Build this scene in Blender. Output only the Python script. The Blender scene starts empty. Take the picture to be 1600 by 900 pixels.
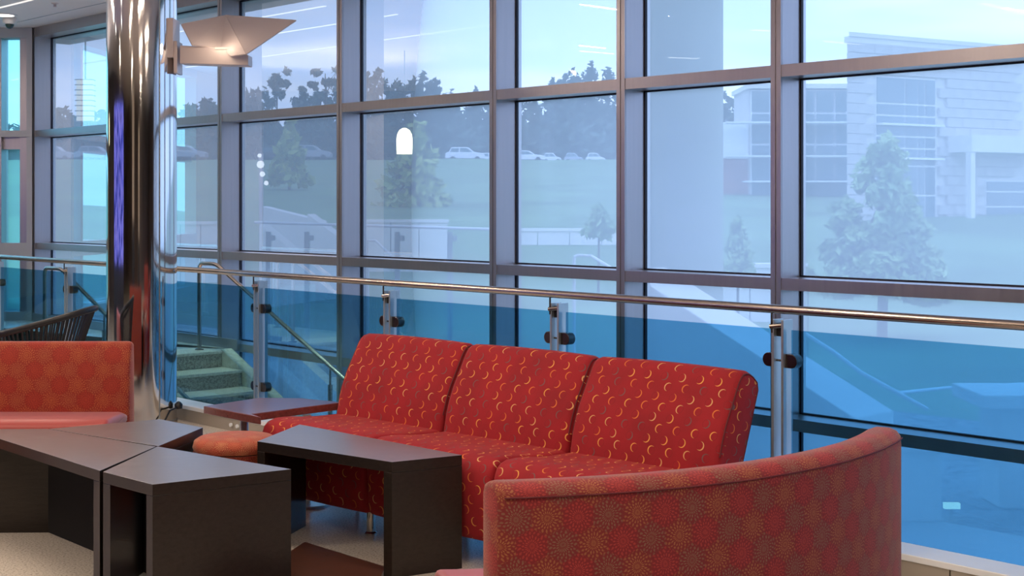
import bpy, math, random
from math import sin, cos, pi, radians, sqrt, atan2
from mathutils import Vector, noise
random.seed(7)
SC = bpy.context.scene
COL = SC.collection
# ------------------------------------------------------------------ camera, world, light, exposure
F, EYE, HY = 2200.0, 1.40, 318.0
cam = bpy.data.cameras.new('camera'); co = bpy.data.objects.new('camera', cam); COL.objects.link(co)
cam.lens = 36 * F / 1600; cam.sensor_width = 36; cam.sensor_fit = 'HORIZONTAL'
cam.shift_y = -(450 - HY) / 1600
cam.clip_start = .05; cam.clip_end = 2000
co.location = (0, 0, EYE); co.rotation_euler = (pi / 2, 0, 0)
SC.camera = co
SC.view_settings.view_transform = 'Standard'; SC.view_settings.look = 'None'
SC.view_settings.exposure = 0.15; SC.view_settings.gamma = 1; SC.view_settings.use_curve_mapping = False
SC.cycles.max_bounces = 9; SC.cycles.transparent_max_bounces = 16
SC.cycles.sample_clamp_indirect = 4

wd = bpy.data.worlds.new('sky'); SC.world = wd; wd.use_nodes = True
nt = wd.node_tree; nt.nodes.clear()
out = nt.nodes.new('ShaderNodeOutputWorld'); bg = nt.nodes.new('ShaderNodeBackground')
tc = nt.nodes.new('ShaderNodeTexCoord'); sx = nt.nodes.new('ShaderNodeSeparateXYZ')
nt.links.new(tc.outputs['Generated'], sx.inputs[0])
rp = nt.nodes.new('ShaderNodeValToRGB'); nt.links.new(sx.outputs['Z'], rp.inputs[0])
rp.color_ramp.elements[0].position = 0.0; rp.color_ramp.elements[0].color = (.44, .59, .92, 1)
rp.color_ramp.elements[1].position = .7; rp.color_ramp.elements[1].color = (.30, .47, .80, 1)
mp = nt.nodes.new('ShaderNodeMapping'); mp.inputs['Scale'].default_value = (1.2, 1.2, 9)
nt.links.new(tc.outputs['Generated'], mp.inputs[0])
nz = nt.nodes.new('ShaderNodeTexNoise'); nz.inputs['Scale'].default_value = 2.2; nz.inputs['Detail'].default_value = 4
nt.links.new(mp.outputs[0], nz.inputs[0])
r2 = nt.nodes.new('ShaderNodeValToRGB'); r2.color_ramp.elements[0].position = .42; r2.color_ramp.elements[1].position = .70
nt.links.new(nz.outputs[0], r2.inputs[0])
mx = nt.nodes.new('ShaderNodeMix'); mx.data_type = 'RGBA'
nt.links.new(r2.outputs[0], mx.inputs[0]); nt.links.new(rp.outputs[0], mx.inputs[6]); mx.inputs[7].default_value = (.72, .76, .90, 1)
nt.links.new(mx.outputs[2], bg.inputs[0]); bg.inputs[1].default_value = 2.8
nt.links.new(bg.outputs[0], out.inputs[0])

# curtain wall frame of reference: W(s, D) = point s metres along the wall, D metres from the eye's plumb line
DX, DZ = -2040 / sqrt(2040**2 + 2200**2), 2200 / sqrt(2040**2 + 2200**2)
def W(s, D, z=0.0): return Vector((DZ * D + DX * s, -DX * D + DZ * s, z))
def sW(x, D):                                   # s of the picture column x on the plane D
    Y = F * D / ((x + 1240) * DZ); return (Y + DX * D) / DZ
def P(x, y, Y): return Vector(((x - 800) * Y / F, Y, EYE - (y - HY) * Y / F))
def PZ(x, y, z): Y = F * (EYE - z) / (y - HY); return Vector(((x - 800) * Y / F, Y, z))

def area(name, loc, size, power, color, rot=(0, 0, 0), sy=None):
    l = bpy.data.lights.new(name, 'AREA'); l.energy = power; l.color = color; l.size = size
    if sy: l.shape = 'RECTANGLE'; l.size_y = sy
    o = bpy.data.objects.new(name, l); COL.objects.link(o); o.location = loc; o.rotation_euler = rot; return o
WARM = (1, .81, .64)
CEIL = 3.14
for i, (x, y, p) in enumerate([(-1.0, 2.2, 62), (1.9, 1.6, 42), (-4.0, 4.6, 75), (-1.6, 5.4, 62), (-6.0, 9.0, 80), (.6, 3.9, 40), (-3.4, 8.4, 46), (-5, 0, 60), (-9, 5, 60), (0, -2.5, 60)]):
    area('downlight_lamp', (x, y, CEIL - .03), 1.3, p * .62, WARM, (0, 0, atan2(-DX, DZ)), .05)
for s, D, p in ((10.6, 5.5, 36), (9.0, 5.4, 50), (12.2, 5.3, 30)):      # spots over the stair
    l = bpy.data.lights.new('stair_spot', 'SPOT'); l.energy = p * 4.2; l.color = (1, .70, .44); l.spot_size = radians(58); l.spot_blend = .7; l.shadow_soft_size = .06
    o = bpy.data.objects.new('stair_spot', l); COL.objects.link(o); o.location = W(s, D, CEIL - .03)

for x, y, p in ((-6.6, 10.4, 170), (-7.6, 12.2, 130)):                     # unseen spots added to brighten the far ceiling
    l = bpy.data.lights.new('ceiling_fill_spot', 'SPOT'); l.energy = p; l.color = (1, .84, .78); l.spot_size = radians(130); l.spot_blend = 1; l.shadow_soft_size = .1
    o = bpy.data.objects.new('ceiling_fill_spot', l); COL.objects.link(o); o.location = (x, y, 1.9); o.rotation_euler = (pi, 0, 0)
# ------------------------------------------------------------------ helpers
def setp(o, label=None, cat=None, group=None, kind=None):
    if label: o['label'] = label
    if cat: o['category'] = cat
    if group: o['group'] = group
    if kind: o['kind'] = kind
    return o
def empty(name, loc=(0, 0, 0), label=None, cat=None, group=None, kind=None, parent=None):
    o = bpy.data.objects.new(name, None); COL.objects.link(o); o.location = loc; o.empty_display_size = .1
    if parent: o.parent = parent
    return setp(o, label, cat, group, kind)
class MB:
    def __init__(s): s.v = []; s.f = []; s.uv = []; s.mi = []; s.has = False
    def add(s, vs, fs, uvs=None, mi=0):
        b = len(s.v); s.v += [tuple(v) for v in vs]
        for k, f in enumerate(fs):
            s.f.append([b + i for i in f]); s.mi.append(mi)
            s.uv.append(uvs[k] if uvs else [(0, 0)] * len(f))
        return s
    def box(s, c, h, ax=None, mi=0):            # centre, half sizes, axes
        ax = ax or (Vector((1, 0, 0)), Vector((0, 1, 0)), Vector((0, 0, 1))); c = Vector(c)
        vs = [c + ax[0] * h[0] * i + ax[1] * h[1] * j + ax[2] * h[2] * k for i in (-1, 1) for j in (-1, 1) for k in (-1, 1)]
        return s.add(vs, [(0, 1, 3, 2), (4, 6, 7, 5), (0, 4, 5, 1), (2, 3, 7, 6), (0, 2, 6, 4), (1, 5, 7, 3)], mi=mi)
    def wbox(s, s0, s1, D0, D1, z0, z1, mi=0):
        return s.prism([W(s0, D0), W(s0, D1), W(s1, D1), W(s1, D0)], z0, z1, mi)
    def prism(s, poly, z0, z1, mi=0):
        n = len(poly); a = sum(poly[i][0] * poly[(i + 1) % n][1] - poly[(i + 1) % n][0] * poly[i][1] for i in range(n))
        if a < 0: poly = poly[::-1]
        f0 = (lambda p: z0(p)) if callable(z0) else (lambda p: z0)
        f1 = (lambda p: z1(p)) if callable(z1) else (lambda p: z1)
        vs = [(p[0], p[1], f0(p)) for p in poly] + [(p[0], p[1], f1(p)) for p in poly]
        fs = [tuple(range(n))[::-1], tuple(range(n, 2 * n))] + [(i, (i + 1) % n, n + (i + 1) % n, n + i) for i in range(n)]
        return s.add(vs, fs, mi=mi)
    def tube(s, pts, r, n=10, closed=False, cap=True):
        pts = [Vector(p) for p in pts]; m = len(pts); vs = []; up = None
        rr = r if isinstance(r, (list, tuple)) else [r] * m
        for i, p in enumerate(pts):
            t = (pts[min(i + 1, m - 1)] - pts[max(i - 1, 0)]).normalized()
            if up is None: up = Vector((0, 0, 1)) if abs(t.z) < .9 else Vector((1, 0, 0))
            a = t.cross(up).normalized(); b = a.cross(t).normalized(); up = b
            for k in range(n):
                q = 2 * pi * k / n; vs.append(p + (a * cos(q) + b * sin(q)) * rr[i])
        fs = [(i * n + k, i * n + (k + 1) % n, (i + 1) * n + (k + 1) % n, (i + 1) * n + k) for i in range(m - 1) for k in range(n)]
        if cap: fs += [tuple(range(n))[::-1], tuple(range((m - 1) * n, m * n))]
        return s.add(vs, fs)
    def lathe(s, c, prof, n=32):
        c = Vector(c); vs = []; m = len(prof)
        for r, z in prof:
            for k in range(n): q = 2 * pi * k / n; vs.append(c + Vector((r * cos(q), r * sin(q), z)))
        fs = []; uv = []
        L = [0]
        for i in range(1, m): L.append(L[-1] + math.hypot(prof[i][0] - prof[i - 1][0], prof[i][1] - prof[i - 1][1]))
        R = max(p[0] for p in prof)
        for i in range(m - 1):
            for k in range(n):
                fs.append((i * n + k, i * n + (k + 1) % n, (i + 1) * n + (k + 1) % n, (i + 1) * n + k))
                u0, u1 = 2 * pi * R * k / n, 2 * pi * R * (k + 1) / n
                if abs(prof[i][1] - prof[i + 1][1]) < .2 * abs(prof[i][0] - prof[i + 1][0]):
                    uv.append([(vs[j][0] - c[0], vs[j][1] - c[1]) for j in fs[-1]])
                else: uv.append([(u0, L[i]), (u1, L[i]), (u1, L[i + 1]), (u0, L[i + 1])])
        fs.append(tuple(range(n))[::-1]); uv.append([(0, 0)] * n)
        fs.append(tuple(range((m - 1) * n, m * n))); uv.append([(vs[j][0] - c[0], vs[j][1] - c[1]) for j in fs[-1]])
        return s.add(vs, fs, uv)
    def loft(s, rings, uvf=None, caps=True):    # rings: equal closed rings of points
        n = len(rings[0]); vs = [p for r in rings for p in r]; fs = []; uv = []
        for i in range(len(rings) - 1):
            for k in range(n):
                k2 = (k + 1) % n; f = (i * n + k, i * n + k2, (i + 1) * n + k2, (i + 1) * n + k); fs.append(f)
                if uvf: uv.append([uvf(i, k), uvf(i, k + 1), uvf(i + 1, k + 1), uvf(i + 1, k)])
                else: uv.append([(0, 0)] * 4)
        if caps:
            for r, rev in ((0, True), (len(rings) - 1, False)):
                f = list(range(r * n, r * n + n)); f = f[::-1] if rev else f
                fs.append(tuple(f)); c = vs[r * n]
                uv.append([((Vector(vs[j]) - Vector(c)).xy.length * (1 if (Vector(vs[j]) - Vector(c)).x > 0 else -1), vs[j][2]) for j in f])
        return s.add(vs, fs, uv)
    def build(s, name, mats, parent=None, smooth=None, bevel=0, seg=2, fix=True):
        me = bpy.data.meshes.new(name); me.from_pydata(s.v, [], s.f)
        for m in (mats if isinstance(mats, (list, tuple)) else [mats]): me.materials.append(m)
        ul = me.uv_layers.new(name='UVMap'); k = 0
        flat = [c for f in s.uv for u in f for c in (u[0], u[1])]
        ul.data.foreach_set('uv', flat)
        me.polygons.foreach_set('material_index', s.mi)
        if fix:
            import bmesh
            bm = bmesh.new(); bm.from_mesh(me); bmesh.ops.recalc_face_normals(bm, faces=bm.faces[:]); bm.to_mesh(me); bm.free()
        if smooth is not None:
            me.polygons.foreach_set('use_smooth', [True] * len(me.polygons))
            me.set_sharp_from_angle(angle=radians(smooth))
        me.update()
        o = bpy.data.objects.new(name, me); COL.objects.link(o)
        if bevel:
            b = o.modifiers.new('bevel', 'BEVEL'); b.width = bevel; b.segments = seg; b.limit_method = 'ANGLE'; b.angle_limit = radians(35)
        if parent:
            o.parent = parent; o.location = -parent.location if not any(parent.rotation_euler) else o.location
        return o
def child(o, root):                              # parent while keeping world placement (roots are unrotated)
    o.parent = root; q = root; off = Vector((0, 0, 0))
    while q: off += q.location; q = q.parent
    o.location = -off; return o
def part(mb, name, mat, root, **k):
    o = mb.build(name, mat, None, **k); return child(o, root)

# ------------------------------------------------------------------ materials
class NT:
    def __init__(s, name):
        s.m = bpy.data.materials.new(name); s.m.use_nodes = True; s.t = s.m.node_tree
        s.p = s.t.nodes['Principled BSDF']; s.out = s.t.nodes['Material Output']
    def n(s, typ, **k):
        x = s.t.nodes.new(typ)
        for a, b in k.items(): setattr(x, a, b)
        return x
    def l(s, a, b): s.t.links.new(a, b)
    def math(s, op, a, b=None, c=None):
        x = s.n('ShaderNodeMath', operation=op)
        for i, v in enumerate((a, b, c)):
            if v is None: continue
            if isinstance(v, (int, float)): x.inputs[i].default_value = v
            else: s.l(v, x.inputs[i])
        return x.outputs[0]
    def mix(s, f, a, b):
        x = s.n('ShaderNodeMix', data_type='RGBA')
        for i, v in ((0, f), (6, a), (7, b)):
            if isinstance(v, (int, float)): x.inputs[i].default_value = v
            elif isinstance(v, tuple): x.inputs[i].default_value = (*v, 1)
            else: s.l(v, x.inputs[i])
        return x.outputs[2]
    def noise(s, scale, detail=3, vec=None, stretch=None, rough=.5):
        if vec is None: vec = s.n('ShaderNodeTexCoord').outputs['Object']
        if stretch:
            mpn = s.n('ShaderNodeMapping'); mpn.inputs['Scale'].default_value = stretch; s.l(vec, mpn.inputs[0]); vec = mpn.outputs[0]
        x = s.n('ShaderNodeTexNoise'); x.inputs['Scale'].default_value = scale; x.inputs['Detail'].default_value = detail; x.inputs['Roughness'].default_value = rough
        s.l(vec, x.inputs[0]); return x.outputs[0]
    def ramp(s, f, stops):
        x = s.n('ShaderNodeValToRGB'); e = x.color_ramp.elements
        while len(e) < len(stops): e.new(.5)
        for i, (p, c) in enumerate(stops): e[i].position = p; e[i].color = (*c, 1)
        s.l(f, x.inputs[0]); return x.outputs[0]
    def bump(s, h, strength=.3, dist=.01):
        b = s.n('ShaderNodeBump'); b.inputs['Strength'].default_value = strength; b.inputs['Distance'].default_value = dist
        s.l(h, b.inputs['Height']); s.l(b.outputs[0], s.p.inputs['Normal'])
    def base(s, c):
        if isinstance(c, tuple): s.p.inputs['Base Color'].default_value = (*c, 1)
        else: s.l(c, s.p.inputs['Base Color'])
    def set(s, **k):
        for a, b in k.items(): s.p.inputs[a.replace('_', ' ')].default_value = b
        return s
def simple(name, c, rough=.5, metal=0, var=.06, scale=8, bump=0, **k):
    t = NT(name); n = t.noise(scale, 4)
    a = tuple(max(0, x * (1 - var)) for x in c); b = tuple(x * (1 + var) for x in c)
    t.base(t.ramp(n, [(.3, a), (.7, b)])); t.set(Roughness=rough, Metallic=metal, **k)
    if bump: t.bump(n, bump, .005)
    return t.m
def emis(name, c, st):
    t = NT(name); n = t.noise(30, 2)
    e = t.n('ShaderNodeEmission'); t.l(t.ramp(n, [(.2, tuple(x * .95 for x in c)), (.8, c)]), e.inputs[0]); e.inputs[1].default_value = st
    t.l(e.outputs[0], t.out.inputs[0]); return t.m

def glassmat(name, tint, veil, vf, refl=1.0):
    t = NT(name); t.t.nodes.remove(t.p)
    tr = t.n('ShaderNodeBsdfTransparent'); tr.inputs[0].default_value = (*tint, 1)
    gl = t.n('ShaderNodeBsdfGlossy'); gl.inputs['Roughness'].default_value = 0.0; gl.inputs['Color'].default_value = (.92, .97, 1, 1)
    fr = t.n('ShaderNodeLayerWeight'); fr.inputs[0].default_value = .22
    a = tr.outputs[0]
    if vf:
        tl = t.n('ShaderNodeBsdfTranslucent'); tl.inputs[0].default_value = (*veil, 1)  # pale veil mixed into the glass, painting haze over the view
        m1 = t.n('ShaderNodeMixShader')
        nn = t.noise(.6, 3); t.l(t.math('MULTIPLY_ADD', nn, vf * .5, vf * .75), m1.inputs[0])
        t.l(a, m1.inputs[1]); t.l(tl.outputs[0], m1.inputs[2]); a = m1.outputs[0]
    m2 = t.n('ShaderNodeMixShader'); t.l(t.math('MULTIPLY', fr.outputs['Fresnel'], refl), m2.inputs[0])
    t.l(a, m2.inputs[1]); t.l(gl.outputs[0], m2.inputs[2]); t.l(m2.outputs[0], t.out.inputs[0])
    return t.m

M = {}
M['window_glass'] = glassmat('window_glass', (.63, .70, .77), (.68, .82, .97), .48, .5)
M['rail_glass'] = glassmat('rail_glass', (.42, .68, .79), (0, 0, 0), 0, .25)
M['side_glass'] = glassmat('side_glass', (.30, .72, .78), (.35, .8, .85), .3, .8)
def metal(name, c, rough, metal_=1.0, stretch=None):
    t = NT(name); n = t.noise(40, 3, stretch=stretch or (1, 1, .05))
    t.base(t.ramp(n, [(.3, tuple(x * .94 for x in c)), (.7, c)])); t.set(Metallic=metal_)
    t.l(t.math('MULTIPLY_ADD', n, rough * .5, rough * .75), t.p.inputs['Roughness']); return t.m
M['alu'] = metal('anodised_aluminium', (.47, .44, .46), .34, .85)
M['steel'] = metal('brushed_steel', (.50, .43, .38), .24)
M['post'] = metal('satin_steel_post', (.56, .64, .68), .30, .8)
M['mirror'] = metal('polished_steel', (.74, .73, .73), .07)
M['dark_metal'] = metal('dark_clamp_metal', (.16, .13, .12), .25)
M['chrome'] = metal('chrome_leg', (.8, .79, .76), .12)
M['lampbeige'] = simple('lamp_painted_metal', (.68, .58, .56), .45, 0, .03, 3)
M['gasket'] = simple('black_gasket', (.01, .012, .03), .5)
M['black'] = simple('black_plastic', (.012, .012, .014), .4)
def concrete(name, a, b, scale=90, speck=.5, rough=.6):
    t = NT(name); n1 = t.noise(scale, 2, rough=.8); n2 = t.noise(3, 4)
    c = t.ramp(n1, [(.36, a), (speck, b), (.72, tuple(min(1, x * 1.25) for x in b))])
    t.base(t.mix(t.math('MULTIPLY', n2, .35), c, tuple(x * .75 for x in b))); t.set(Roughness=rough); t.bump(n1, .15, .003); return t.m
M['terrazzo'] = concrete('terrazzo_floor', (.32, .29, .25), (.66, .61, .53), 110, .47, .22)
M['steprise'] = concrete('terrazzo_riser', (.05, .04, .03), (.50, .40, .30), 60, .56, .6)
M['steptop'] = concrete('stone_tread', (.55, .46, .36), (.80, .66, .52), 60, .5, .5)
M['stringer'] = concrete('stringer_stone', (.70, .58, .45), (.85, .72, .56), 30, .5, .6)
M['curb'] = simple('white_curb_cap', (.80, .84, .88), .35, 0, .03, 2)
M['curbface'] = simple('beige_curb_panel', (.42, .38, .32), .5, .3, .05, 2)
M['landing'] = simple('landing_stone', (.78, .74, .68), .25, 0, .06, 4)
M['ceil'] = simple('ceiling_plaster', (.80, .74, .72), .8, 0, .02, 2)
M['cslot'] = emis('ceiling_slot_glow', (1, .93, .90), 1.0)
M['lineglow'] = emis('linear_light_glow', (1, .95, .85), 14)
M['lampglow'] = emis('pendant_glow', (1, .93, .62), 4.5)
M['louvreglow'] = emis('louvred_reflection_glow', (1, .97, .86), 1.8)
def display():
    t = NT('display_picture'); n = t.noise(3.2, 3, stretch=(.6, .6, 2.4))
    e = t.n('ShaderNodeEmission'); t.l(t.ramp(n, [(.36, (.01, .01, .05)), (.46, (.06, .08, .55)), (.56, (.30, .28, .95)), (.68, (.02, .02, .12))]), e.inputs[0]); e.inputs[1].default_value = 1.1
    t.l(e.outputs[0], t.out.inputs[0]); return t.m
M['purple'] = display()
M['rearwall'] = simple('dark_rear_wall', (.085, .06, .05), .6, 0, .3, .6)
M['tan'] = simple('tan_wall_panel', (.50, .42, .32), .6, 0, .1, 1)
M['frame_l'] = simple('pale_frame', (.45, .47, .50), .45, .3, .03, 3)

def wood(name, c, rough, coat=.0, spec=.5):
    t = NT(name); n = t.noise(9, 5, stretch=(1, 9, 9), rough=.6); n2 = t.noise(60, 2, stretch=(1, 12, 12))
    f = t.math('MULTIPLY_ADD', n2, .4, t.math('MULTIPLY', n, .6))
    t.base(t.ramp(f, [(.35, tuple(x * .6 for x in c)), (.65, tuple(x * 1.3 for x in c))]))
    t.l(t.math('MULTIPLY_ADD', n, .12, rough - .06), t.p.inputs['Roughness'])
    t.set(Coat_Weight=coat, Coat_Roughness=.17, IOR=1.5); t.p.inputs['Specular IOR Level'].default_value = spec; t.bump(f, .06, .002); return t.m
M['wenge'] = wood('dark_wenge_laminate', (.020, .014, .011), .38, .25, .3)
M['wenge_top_sheen'] = wood('wenge_top_painted_sheen', (.15, .14, .145), .36, .8, .9)  # same laminate as wenge, greyed lighter to paint window sheen onto the tops
M['wenge_top_sheen'].node_tree.nodes['Principled BSDF'].inputs['Coat Roughness'].default_value = .3
M['wenge_top_sheen'].node_tree.nodes['Principled BSDF'].inputs['Coat IOR'].default_value = 1.8
M['redtop'] = wood('red_brown_tabletop', (.17, .05, .045), .3, .8, .7)
M['brownboard'] = wood('brown_board', (.085, .034, .022), .3, .3)

def vinyl(name, c):
    t = NT(name); n = t.noise(5, 3); n2 = t.noise(220, 2)
    t.base(t.ramp(n, [(.3, tuple(x * .92 for x in c)), (.7, c)])); t.set(Roughness=.42, Sheen_Weight=.25); t.bump(n2, .08, .001); return t.m
M['vinyl'] = vinyl('coral_vinyl', (.36, .045, .038))

def crescents():
    t = NT('red_crescent_fabric'); uv = t.n('ShaderNodeTexCoord').outputs['UV']
    se = t.n('ShaderNodeSeparateXYZ'); t.l(uv, se.inputs[0]); C = .084
    u = t.math('DIVIDE', se.outputs[0], C); v = t.math('DIVIDE', se.outputs[1], C * .5)
    row = t.math('FLOOR', v); odd = t.math('FLOORED_MODULO', row, 2)
    uu = t.math('ADD', u, t.math('MULTIPLY', odd, .5))
    # rows drift sideways like the printed waves
    uu = t.math('ADD', uu, t.math('MULTIPLY', t.math('SINE', t.math('MULTIPLY', row, 1.1)), .12))
    col = t.math('FLOOR', uu); fu = t.math('SUBTRACT', t.math('FRACT', uu), .5); fv = t.math('MULTIPLY', t.math('SUBTRACT', t.math('FRACT', v), .5), .5)
    ang = .35; flip = t.math('SUBTRACT', t.math('MULTIPLY', odd, 2), 1)
    fx = t.math('MULTIPLY', t.math('SUBTRACT', t.math('MULTIPLY', fu, cos(ang)), t.math('MULTIPLY', fv, sin(ang))), flip)
    fy = t.math('ADD', t.math('MULTIPLY', fu, sin(ang)), t.math('MULTIPLY', fv, cos(ang)))
    d1 = t.math('SQRT', t.math('ADD', t.math('POWER', fx, 2), t.math('POWER', fy, 2)))
    fx2 = t.math('ADD', fx, .045)
    d2 = t.math('SQRT', t.math('ADD', t.math('POWER', fx2, 2), t.math('POWER', fy, 2)))
    m = t.math('MULTIPLY', t.math('LESS_THAN', d1, .205), t.math('GREATER_THAN', d2, .19))
    ring = t.math('MULTIPLY', t.math('LESS_THAN', d1, .20), t.math('GREATER_THAN', d1, .175))
    cm = t.n('ShaderNodeCombineXYZ'); t.l(col, cm.inputs[0]); t.l(row, cm.inputs[1])
    wn = t.n('ShaderNodeTexWhiteNoise', noise_dimensions='2D'); t.l(cm.outputs[0], wn.inputs[0])
    cc = t.ramp(wn.outputs[0], [(0, (.74, .33, .07)), (.3, (.66, .17, .03)), (.55, (.66, .36, .14)), (.75, (.15, .075, .075))])
    cc.node.color_ramp.interpolation = 'CONSTANT'
    nb = t.noise(7, 4)
    red = t.ramp(nb, [(.3, (.26, .004, .010)), (.7, (.34, .006, .013))])
    red = t.mix(t.math('MULTIPLY', ring, .45), red, (.16, .004, .008))
    wv = t.noise(700, 1); t.base(t.mix(m, red, cc)); t.set(Roughness=.85, Sheen_Weight=.16, Sheen_Roughness=.4)
    t.p.inputs['Sheen Tint'].default_value = (1, .35, .3, 1); t.bump(wv, .15, .001); return t.m
M['crescent'] = crescents()

def dahlia(name, ground, cols, cell=.085, sheen=.5):
    t = NT(name); uv = t.n('ShaderNodeTexCoord').outputs['UV']
    sp_ = t.n('ShaderNodeSeparateXYZ'); t.l(uv, sp_.inputs[0]); U, V = t.math('DIVIDE', sp_.outputs[0], cell), t.math('DIVIDE', sp_.outputs[1], cell * 1.72)
    def lat(o):
        a, b = t.math('ADD', U, o + .5), t.math('ADD', V, o + .5); ia, ib = t.math('FLOOR', a), t.math('FLOOR', b)
        x = t.math('SUBTRACT', t.math('SUBTRACT', a, ia), .5); y = t.math('MULTIPLY', t.math('SUBTRACT', t.math('SUBTRACT', b, ib), .5), 1.72)
        return x, y, t.math('ADD', t.math('MULTIPLY', x, x), t.math('MULTIPLY', y, y)), t.math('ADD', ia, o * 2)
    x1_, y1_, d1_, i1_ = lat(0.0); x2_, y2_, d2_, i2_ = lat(.5); sel = t.math('LESS_THAN', d2_, d1_)
    def pick(a, b): return t.math('ADD', t.math('MULTIPLY', sel, b), t.math('MULTIPLY', t.math('SUBTRACT', 1, sel), a))
    class _S: outputs = [pick(x1_, x2_), pick(y1_, y2_)]
    se = _S; cid = t.math('DIVIDE', t.math('FLOORED_MODULO', t.math('ADD', pick(i1_, i2_), .1), 3), 3)
    an = t.math('ARCTAN2', se.outputs[1], se.outputs[0])
    r = t.math('SQRT', t.math('ADD', t.math('POWER', se.outputs[0], 2), t.math('POWER', se.outputs[1], 2)))
    nj = t.noise(70, 2, vec=uv); rk = t.math('MULTIPLY', t.math('MULTIPLY_ADD', t.math('SUBTRACT', nj, .5), .16, r), 8.5); an = t.math('MULTIPLY_ADD', t.math('SUBTRACT', nj, .5), .35, an); ri = t.math('FLOOR', rk); rf = t.math('SUBTRACT', t.math('FRACT', rk), .5)
    ph = t.math('MULTIPLY_ADD', ri, 1.9, t.math('MULTIPLY', an, 19))
    pet = t.math('SUBTRACT', t.math('COSINE', ph), t.math('MULTIPLY', t.math('ABSOLUTE', rf), 2.6))
    msk = t.math('SMOOTH_MIN', 1, t.math('MAXIMUM', 0, t.math('MULTIPLY_ADD', pet, 1.6, .7)), 0)
    fade = t.math('MAXIMUM', 0, t.math('SUBTRACT', 1, t.math('MULTIPLY', r, .95)))
    msk = t.math('MULTIPLY', msk, fade)
    pc = t.ramp(cid, [(0, cols[0]), (.34, cols[1]), (.67, cols[2])]); pc.node.color_ramp.interpolation = 'CONSTANT'
    tone = t.mix(.20, ground, pc)
    t.base(t.mix(t.math('MULTIPLY', msk, 1.15), t.mix(t.math('MULTIPLY', fade, .5), ground, tone), pc)); t.set(Roughness=.8, Sheen_Weight=sheen, Sheen_Roughness=.35)
    t.p.inputs['Sheen Tint'].default_value = (1, .6, .5, 1); t.bump(t.noise(600, 1), .12, .001); return t.m
M['dahlia'] = dahlia('dahlia_print_fabric', (.20, .010, .014), [(.38, .14, .05), (.44, .045, .035), (.24, .13, .075)], .074)
M['dahlia_o'] = dahlia('orange_dahlia_fabric', (.23, .014, .008), [(.44, .12, .035), (.40, .045, .018), (.38, .11, .04)], .080)
M['dahlia_lite'] = dahlia('orange_dahlia_seat_fabric', (.30, .035, .018), [(.60, .28, .12), (.60, .17, .07), (.45, .20, .09)], .06)

# outdoors
M['grass'] = simple('grass', (.13, .22, .09), .9, 0, .3, .3)
M['pave'] = simple('pavement', (.40, .42, .42), .8, 0, .1, .8)
M['gravel'] = concrete('gravel', (.03, .035, .04), (.20, .21, .22), 9, .5, .9)
M['asphalt'] = simple('asphalt', (.15, .16, .17), .9, 0, .1, .5)
M['conc'] = simple('pale_concrete', (.78, .76, .74), .8, 0, .06, 1.5)
M['colpaint'] = simple('grey_column_concrete', (.27, .29, .22), .6, 0, .05, .5)
M['block'] = simple('masonry_block', (.50, .48, .46), .8, 0, .10, 1.0)
M['mortar'] = simple('mortar', (.66, .64, .62), .9)
M['darkglass'] = simple('far_window_glass', (.10, .17, .19), .12, .2, .2, .7)
M['whitebar'] = simple('white_window_bar', (.80, .82, .84), .5)
M['brick'] = simple('red_brick_wall', (.40, .16, .12), .8, 0, .15, 3)
def leafmat(name, a, b):
    t = NT(name); n = t.noise(1.3, 3); t.base(t.ramp(n, [(.3, a), (.7, b)])); t.set(Roughness=.7); return t.m
M['leaf_far'] = leafmat('far_tree_leaves', (.03, .06, .05), (.07, .12, .08))
M['leaf_yel'] = leafmat('yellow_green_leaves', (.25, .36, .08), (.42, .50, .14))
M['leaf'] = leafmat('green_leaves', (.17, .30, .12), (.38, .52, .22))
M['bark'] = simple('bark', (.10, .075, .055), .9)
M['carwhite'] = simple('white_car_paint', (.75, .77, .8), .3)
M['cardark'] = simple('dark_car_paint', (.07, .08, .10), .3)
M['carsilver'] = simple('silver_car_paint', (.35, .38, .42), .3, .4)
M['tyre'] = simple('tyre_rubber', (.02, .02, .02), .8)

# ------------------------------------------------------------------ room shell
def struct(mb, name, mat, **k):
    o = mb.build(name, mat, **k); o['kind'] = 'structure'; return o
A0, A1, B0, B1, C0, C1 = 2.059, 2.122, .950, 1.012, .226, .288
TOP0, TOP1 = 3.047, CEIL
DF, DG = 6.0, 6.19
sm = [sW(x, DF) for x in (52, 184, 343, 530, 770, 969.5, 1212, 1685, 2430)]     # mullion centres, left to right
sm += [sm[-1] - 1.55, sm[-1] - 3.1]
corner = W(sm[0], DF)
NS = -.68                                                                     # lowest visible z of the wall
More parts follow.
